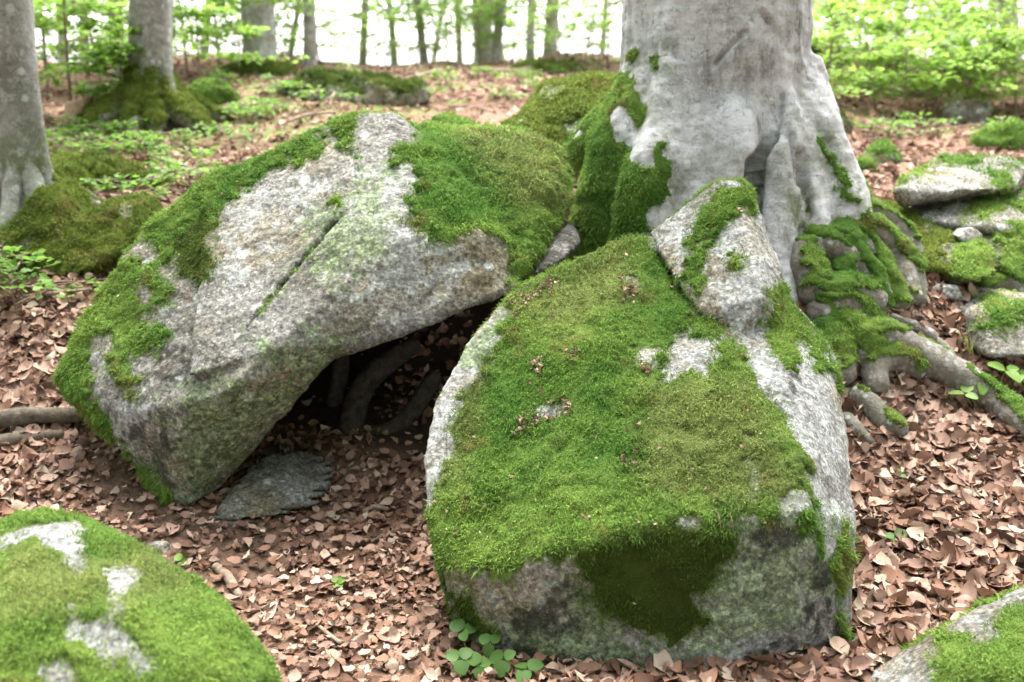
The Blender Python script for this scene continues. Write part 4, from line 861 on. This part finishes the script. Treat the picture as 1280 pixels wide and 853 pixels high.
# ------------------------------------------------------------------ mossy mounds, logs, stump, brush on the slope
def mound(px, py, sx, sy, sz, label, name, cat, seed, tone='olive', cover=0.1):
    p = hit(px, py); r = np.random.default_rng(seed)
    pts = [p + np.array([math.cos(a) * sx * w, sy + math.sin(a) * sy * w, h * sz]) for (w, h) in ((1, -.15), (.85, .5), (.4, .95)) for a in np.linspace(0, 6.28, 9)[:-1] + r.random()]
    return rock(name, label, cat, [[(*q, 0) for q in pts]], voxel=0.02, it=5, seed=seed, amp=4.0, top_moss=cover, density=8000, length=0.028, width=0.0042, tone=tone, thick=.02)
mound(105, 245, .26, .2, .15, 'mossy earth hummock with hanging grass behind the ridge stone', 'moss_hummock', 'mound', 201, 'olive', 0)
rt = []
for k, a in enumerate((-2.9, -2.3, -1.75, -1.2, -.6, -.1, .5)):
    d_ = np.array([math.cos(a), math.sin(a), 0]); L_ = .5 + .25 * math.sin(k * 2.1)
    q_ = [p2 + d_ * .10 + [0, 0, .40], p2 + d_ * .19 + [0, 0, .18], p2 + d_ * (.24 + L_ * .35) + [0, 0, .08], p2 + d_ * (.24 + L_ * .75) + [0, 0, -.06]]
    for t_ in q_[2:]: t_[2] += gz(t_[0], t_[1]) - p2[2]
    rt.append(tube(q_, [.05, .075, .075, .035], 10, 5))
rock('moss_hummock', 'mossy tangle of roots at the foot of middle left beech trunk', 'mound', (), tubes=rt, voxel=0.017, it=3, seed=202, amp=1.5, top_moss=.25, density=8000, length=.028, width=.0042, tone='olive', thick=.02)
mound(250, 132, .22, .2, .22, 'round yellow green moss cushion beside the mossy root mound', 'moss_hummock', 'mound', 203, 'bright', -.3)
mound(315, 98, .5, .3, .16, 'mossy foot of earth around the pale trunk uphill', 'moss_hummock', 'mound', 204, 'olive', .1)
mound(187, 235, .07, .06, .06, 'tiny moss cushion alone in the leaves of slope', 'moss_hummock', 'mound', 205, 'bright', -.4)
mound(1075, 218, .12, .1, .09, 'small mossy stone in leaves uphill of right root flare', 'mossy_stone', 'stone', 206, 'bright', .2)
mound(1100, 205, .10, .1, .07, 'small grey stone with moss edge uphill of the beech roots', 'mossy_stone', 'stone', 207, 'bright', .6)
mound(1270, 190, .2, .15, .12, 'mossy stone at the upper corner of tilted slab', 'mossy_stone', 'stone', 208, 'bright', 0)
mound(1030, 95, .35, .3, .4, 'pale yellow green mossy rock behind the big beech trunk', 'mossy_stone', 'boulder', 209, 'olive', .1)
mound(1110, 118, .3, .2, .3, 'dark stump like rock in the green saplings', 'mossy_stone', 'boulder', 210, 'olive', .6)
mound(1215, 158, .2, .15, .22, 'grey pointed rock at the edge of sapling slope', 'mossy_stone', 'boulder', 211, 'olive', .65)
mound(1040, 165, .25, .2, .15, 'brown rooty hump beside beech at edge of saplings', 'mossy_stone', 'mound', 212, 'olive', .55)
mound(75, 250, .1, .08, .1, 'mossy knob at foot of stout left beech trunk', 'mossy_stone', 'stone', 213, 'olive', .3)
mound(430, 128, .8, .3, .20, 'dark overhanging earth bank with ferns on the slope', 'earth_bank', 'mound', 214, 'dark', .45)
mound(690, 95, .6, .3, .12, 'pale brushy hump near crest of slope', 'earth_bank', 'mound', 215, 'olive', .5)
def log(q, label, name='fallen_log', cat='log', mat=None, seed=1, moss=0.0, group=None, seg=12, sub=5):
    pts = [hit(a, b) + np.array([0, 0, rr * .6 + (l if True else 0)]) for a, b, rr, l in q]; base = np.mean(pts, 0)
    v, f = tube(np.array(pts) - base, [x[2] for x in q], seg, sub); fa = np.array([t for t in f]); n = normals(v, fa)
    rr = np.mean([x[2] for x in q]); v = v + n * (rr * .35 * fbm(v, .25 / rr, 3, seed))[:, None]
    o = tag(link(name, mk_mesh(name, v, as_tris(f)), mat or M_TWIG), label, cat, group); o.location = base
    return o
log([(-60, 545, .035, .01), (20, 540, .038, .02), (60, 536, .036, .02), (104, 532, .03, .02)], 'dark rotting log lying beside the leaning boulder', mat=M_LOG, seed=2)
log([(-60, 572, .025, 0), (10, 560, .028, 0), (80, 552, .02, 0)], 'thinner dark log lying just below the rotting log', mat=M_LOG, seed=3)
log([(360, 165, .012, .05), (385, 158, .014, .06), (420, 150, .012, .05)], 'bleached stick on the slope behind the leaning boulder', 'bleached_stick', 'stick', seed=4)
for k, (q, lab) in enumerate([([(1095, 175, .012, .0), (1150, 172, .01, .02), (1230, 160, .008, .03)], 'long thin branch lying uphill of tilted slab'),
      ([(600, 92, .03, .03), (640, 95, .035, .04), (680, 90, .03, .05), (705, 80, .025, .06)], 'pale bent branch lying near crest of slope'),
      ([(480, 115, .02, .05), (520, 108, .02, .08), (545, 100, .015, .1)], 'grey branch sticking out of the dark earth bank'),
      ([(410, 138, .012, .0), (425, 118, .012, .1), (440, 100, .008, .2)], 'thin bare branch rising from the dark earth bank'),
      ([(405, 130, .012, .02), (440, 122, .014, .05), (480, 122, .01, .05)], 'brown stick lying across the dark earth bank')]): log(q, lab, 'fallen_branch', 'branch', seed=20 + k)
# sawn chunk of wood
p = hit(98, 158); bm = bmesh.new(); w_, h_ = .11, .20
for zz in (0, h_):
    for a in np.linspace(0, 6.28, 11)[:-1]: bm.verts.new((math.cos(a) * w_ * (1 + .1 * math.sin(3 * a)), math.sin(a) * w_ * .8, zz + (.05 * math.cos(a) if zz else -.05)))
bmesh.ops.convex_hull(bm, input=bm.verts); bmesh.ops.bevel(bm, geom=bm.edges[:], offset=.008, segments=1, affect='EDGES')
me = bpy.data.meshes.new('wood_stump'); bm.to_mesh(me); bm.free()
o = tag(link('wood_stump', me, M_CUT), 'short tilted chunk of sawn wood between two left trunks', 'stump'); o.location = p; o.rotation_euler = (0, .15, .4)

# twigs lying about
TW = [([(270, 712, .016, .0), (285, 730, .018, .0), (300, 750, .013, .0)], 'short thick bleached stick half sunk in bare earth'),
      ([(255, 770, .005, 0), (300, 772, .006, .01), (345, 763, .004, .01)], 'thin twig beside the domed boulder'),
      ([(516, 712, .007, .01), (535, 708, .007, .02), (548, 702, .006, .02)], 'short pale twig at the left foot of mossy boulder'),
      ([(455, 650, .008, .02), (470, 645, .01, .02), (486, 648, .008, .02)], 'pale curled twig on leaves in the hollow'),
      ([(1215, 600, .005, .0), (1228, 622, .006, .01), (1235, 645, .005, .01)], 'forked thin twig on leaves below the long mossy root'),
      ([(1245, 716, .008, .01), (1262, 722, .008, .02), (1290, 724, .008, .01)], 'thick twig end lying in leaves near corner stone'),
      ([(1172, 700, .004, .01), (1172, 745, .004, .03), (1178, 790, .004, .02)], 'thin upright stem leaning towards corner stone'),
      ([(1040, 846, .006, .01), (1062, 820, .006, .02), (1082, 795, .005, .02)], 'dark twig at the right foot of mossy boulder'),
      ([(1140, 853, .005, .02), (1160, 830, .005, .03), (1170, 800, .004, .04)], 'pale stem leaning on corner stone'),
      ([(1150, 372, .008, .02), (1158, 390, .008, .03), (1160, 410, .006, .01)], 'grey twig standing by flat stone among mossy roots'),
      ([(1185, 360, .006, .02), (1196, 385, .006, .03), (1202, 400, .005, .01)], 'thin twig across the small dark stone'),
      ([(1085, 640, .004, .02), (1090, 665, .004, .02), (1092, 690, .003, .01)], 'fine curved twig beside the mossy boulder'),
      ([(400, 790, .006, .01), (430, 812, .007, .01), (455, 800, .005, .01)], 'brown twig on leaves in front of the hollow'),
      ([(150, 315, .008, .02), (170, 300, .009, .03), (190, 280, .008, .04)], 'thin branch lying from ridge stone to leaning boulder'),
      ([(30, 380, .010, .01), (70, 375, .012, .01), (115, 370, .010, .01)], 'long pale stick on leaves below the ridge stone'),
      ([(640, 150, .01, .0), (600, 140, .01, .03), (560, 138, .01, .01)], 'stick on leaf slope behind leaning boulder crest')]
for k, (q, lab) in enumerate(TW): log(q, lab, 'fallen_twig', 'twig', seed=40 + k, seg=7, sub=6)
# dry blades grown out of the moss rim of the mossy boulder
for k, (px_, py_, Y_) in enumerate([(892, 640, 2.42), (905, 642, 2.42), (782, 500, 2.85), (775, 560, 2.68)]):
    a_ = P(px_, py_, Y_); r = np.random.default_rng(k); e_ = a_ + np.array([r.normal() * .02, -.05, .015]); g_ = e_ + np.array([.01, -.012, -.07])
    v_, f_ = tube([a_ + [0, .02, -.01], e_, g_], [.0013, .0011, .0006], 5, 5)
    link('dry_blade', mk_mesh('dry_blade', v_, as_tris(f_)), M_TWIG, B2[0])
# ------------------------------------------------------------------ leaf litter
def litter_leaves(pos, nrm, r, L, detail=True, flat=0.35):
    N = len(pos); nu = 7 if detail else 3
    u = np.linspace(0, 1, nu); wv = np.array([.05, .62, .93, 1.0, .84, .5, .03]) if detail else np.array([.08, 1.0, .05])
    W = L * (.52 + .16 * r.random(N)); fold = r.normal(size=N) * .38 + .12; curl = r.normal(size=N) * .36 + .15; tw = r.normal(size=N) * .5; rip = r.normal(size=(N, nu)) * .035
    yaw = r.random(N) * 6.283; t = np.stack([np.cos(yaw), np.sin(yaw), np.zeros(N)], 1)
    nn = unit(nrm + r.normal(size=(N, 3)) * flat); t = unit(t - nn * (t * nn).sum(1, keepdims=True)); b = np.cross(nn, t)
    V = np.zeros((N, nu, 3, 3))
    for i in range(nu):
        uu = u[i] - .5; tip = curl * uu * uu * L * 1.6 + rip[:, i] * L
        for j, s in enumerate((-1, 0, 1)):
            lat = s * wv[i] * W * .5 * (1 + r.normal(size=N) * .07); hgt = tip + np.abs(s) * wv[i] * W * .5 * fold + s * tw * uu * W * .6
            if s == 0: hgt = tip
            V[:, i, j] = pos + t * (uu * L)[:, None] + b * lat[:, None] + nn * hgt[:, None]
    T = []
    for i in range(nu - 1):
        for j in range(2):
            a = i * 3 + j; T += [(a, a + 1, a + 4), (a, a + 4, a + 3)]
    T = np.array(T); F_ = (np.arange(N)[:, None, None] * nu * 3 + T[None]).reshape(-1, 3)
    return V.reshape(N, nu * 3, 3), F_, T, nu * 3
PAL = np.array([(.32, .195, .140), (.24, .130, .085), (.15, .076, .047), (.38, .255, .185), (.09, .050, .033), (.29, .165, .125), (.22, .11, .065), (.46, .35, .26)])
def litter_colors(N, r, p=None, dim=1.0):
    c = PAL[r.choice(len(PAL), N, p=[.20, .18, .14, .14, .10, .1, .08, .06])] * (.7 + .6 * r.random(N))[:, None]
    lum = c.mean(1, keepdims=True)
    return (c * .86 + lum * .14) * dim * 1.06
def ground_normal(x, y):
    e = .03; return unit(np.stack([-(ground_z(x + e, y) - ground_z(x - e, y)) / (2 * e), -(ground_z(x, y + e) - ground_z(x, y - e)) / (2 * e), np.ones(len(x))], 1))
def scatter(n_, x0, x1, y0, y1, r, size, detail, lay, seed):
    x = x0 + (x1 - x0) * r.random(n_); y = y0 + (y1 - y0) * r.random(n_)
    g = np.stack([x, y, ground_z(x, y)], 1); px, py = project(g)
    inb = (px > -120) & (px < 1400) & (py < 960)
    br = regions(BARE, px, py) + 12 * fbm(g, 6, 3, 9)
    keep = inb & ((br < -5) | (r.random(n_) < .4)) 
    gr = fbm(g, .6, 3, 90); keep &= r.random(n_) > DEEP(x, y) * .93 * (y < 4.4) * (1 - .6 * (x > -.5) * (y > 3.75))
    keep &= (gr < .25) | (y < 6.5) | (r.random(n_) < .35)
    g = g[keep]; N = len(g); L = size * (.45 + .85 * r.random(N)); g[:, 2] += lay * r.random(N) ** 1.5 + .004
    small = (g[:, 0] < 0.15) & (g[:, 1] < 5) & (g[:, 0] > -1.6); L = np.where(small, L * .66, L * np.where(g[:, 0] > 0, 1.22, 1.0))
    return g, L
r = np.random.default_rng(11)
VV = []; TT = []; CC = []; off = 0; near = []
for n_, box, size, det, lay, flat in ((25000, (-2.6, 2.9, 1.6, 4.3), .066, True, .026, .27), (17000, (-4.5, 4.5, 4.3, 7.5), .066, True, .03, .4), (26000, (-8.5, 8.5, 7.5, 16.6), .075, False, .03, .4)):
    g, L = scatter(n_, *box, r, size, det, lay, 0)
    V, F_, T, k = litter_leaves(g, ground_normal(g[:, 0], g[:, 1]), r, L, det, flat); c = litter_colors(len(g), r)
    if det and box[2] < 2:
        px, py = project(g); vis = (px > 0) & (px < 1280) & (py > 300) & (py < 870)
        free = (regions([[(535, 330), (1060, 330), (1070, 850), (535, 850)], [(-10, 640), (110, 640), (360, 860), (-10, 860)], [(70, 470), (260, 220), (700, 200), (640, 370), (410, 450), (220, 640)], [(1150, 860), (1180, 790), (1290, 740), (1290, 860)], [(0, 200), (0, 360), (180, 300), (180, 200)]], px, py) < 0)
        score = np.where(vis & free, L / g[:, 1] + g[:, 2] * 0.2, 0); big = np.argsort(-score)[:290]
        near = [(g[i], V[i] - g[i], T, c[i]) for i in big]
        mk = np.ones(len(g), bool); mk[big] = False; V = V[mk]; c = c[mk]; F_ = (np.arange(len(V))[:, None, None] * k + T[None]).reshape(-1, 3)
    VV.append(V.reshape(-1, 3)); TT.append(F_ + off); CC.append(np.repeat(c, k, 0)); off += len(V) * k
# crumbs of broken leaf
g, L = scatter(16000, -2.4, 2.6, 1.6, 4.6, r, .022, False, .015, 0); V, F_, T, k = litter_leaves(g, ground_normal(g[:, 0], g[:, 1]), r, L, False, .6)
VV.append(V.reshape(-1, 3)); TT.append(F_ + off); CC.append(np.repeat(litter_colors(len(g), r, dim=.8), k, 0)); off += len(V) * k
me = mk_mesh('leaf_litter', np.vstack(VV), np.vstack(TT)); attr(me, 'col', np.vstack(CC))
tag(link('leaf_litter', me, M_LITTER, ground), kind='stuff')
for p, V, T, c in near:
    me = mk_mesh('fallen_leaf', V, T); attr(me, 'col', np.tile(c, (len(V), 1))); o = link('fallen_leaf', me, M_LITTER, ground); o.location = p
# brown leaf scraps and grit caught in the moss
def scraps(B, polys, n_, size, seed, extra=0):
    o, v, f, nn, m = B; r = np.random.default_rng(seed); px, py = project(v)
    vd = np.array([0, 0, CAMZ]) - v; ok = ((nn * vd).sum(1) > 0) & (m > .5)
    s = np.clip(regions(polys, px, py) + 6 * fbm(v, 20, 2, 5), -40, 6); w = np.where(ok, np.where(s > 0, 1.0, 0.006 + extra), 0)
    k = r.choice(len(v), n_, p=w / w.sum()); L = size * (.5 + r.random(n_))
    V, F_, T, kk = litter_leaves(v[k] + nn[k] * .013, nn[k], r, L, False, .5)
    me = mk_mesh('leaf_scraps', V.reshape(-1, 3), F_); attr(me, 'col', np.repeat(litter_colors(n_, r), kk, 0))
    tag(link('leaf_scraps', me, M_LITTER, o), kind='stuff')
scraps(B2, [[(650, 520), (700, 500), (715, 512), (690, 528), (640, 545)], [(775, 575), (795, 565), (800, 585), (780, 590)], [(640, 375), (700, 350), (690, 365), (640, 400)], [(795, 452), (815, 455), (815, 475)], [(700, 440), (725, 440), (720, 460)], [(660, 450), (680, 450), (675, 470)], [(775, 350), (800, 365), (780, 385)]], 420, .014, 5)
scraps(B1, [[(560, 165), (640, 165), (690, 185), (640, 180)]], 120, .014, 6, .01)

# ------------------------------------------------------------------ wood downhill and to both sides: unseen beeches added to block front light
r = np.random.default_rng(909)
tv, tf = tube([(0, 0, -.5), (.05, 0, 3), (.1, .1, 7), (.1, .2, 11)], [.26, .2, .15, .03], 10, 4)
lt = [tube([np.array([.05, 0, 2.6 + k * .6]), np.array([.05 + math.cos(k * 2.4) * 1.4, math.sin(k * 2.4) * 1.4, 3.2 + k * .6]), np.array([math.cos(k * 2.4) * 2.8, math.sin(k * 2.4) * 2.8, 3.5 + k * .6])], [.07, .04, .012], 6, 3) for k in range(12)]
n_ = 3400; u = unit(r.normal(size=(n_, 3))); u[:, 2] = np.abs(u[:, 2]) * np.sign(r.random(n_) - .35)
cp = u * (r.random((n_, 1)) ** .45) * [3.2, 3.2, 4.2] + [0, 0, 6.4]; cp = cp * 1.0 + .5 * np.stack([fbm(cp, .6, 2, 1), fbm(cp, .6, 2, 2), fbm(cp, .6, 2, 3)], 1)
cd = unit(r.normal(size=(n_, 3)) * [1, 1, .4]); cn = unit(r.normal(size=(n_, 3)) * .6 + [0, 0, 1]); L = .26 + .2 * r.random(n_)
a, b, c = leaf_faces(cp, cd, cn, L, L * .7, np.tile(GREEN_A, (n_, 1)) * (.7 + .6 * r.random((n_, 1))))
cm = mk_mesh('crown', a, b); attr(cm, 'col', c); cm.materials.append(M_LEAF)
tm = mk_mesh('trunk', tv, as_tris(tf)); attr(tm, 'algae', np.zeros(len(tv))); tm.materials.append(M_BARKFAR)
lms = []
for q in lt:
    x_ = mk_mesh('limb', q[0], as_tris(q[1])); attr(x_, 'algae', np.zeros(len(q[0]))); x_.materials.append(M_BARKFAR); lms.append(x_)
for k, (x, y, sc) in enumerate([(-8.5, -3, 1.0), (-4, -6, 1.05), (0.5, -7.5, 1.1), (5, -6, 1.0), (9, -3, 1.05), (-10.5, 2.5, 1.0), (11, 2.0, 1.0), (-2, -3.8, .8), (3.0, -3.6, .8), (-11, 7.5, 1.0), (12, 7.5, 1.0), (-6, -.5, .8), (6.5, -.3, .8)]):
    root = tag(empty('beech_tree', (x, y, gz(x, y))), 'unseen leafy beech of the wood downhill, added to block front light', 'tree', 'unseen beeches blocking front light'); root.rotation_euler = (0, 0, k * 1.3); root.scale = (sc, sc, sc)
    for nm, m_ in [('trunk', tm), ('crown', cm)] + [('limb', q) for q in lms]:
        o = bpy.data.objects.new(nm, m_); col.objects.link(o); o.parent = root
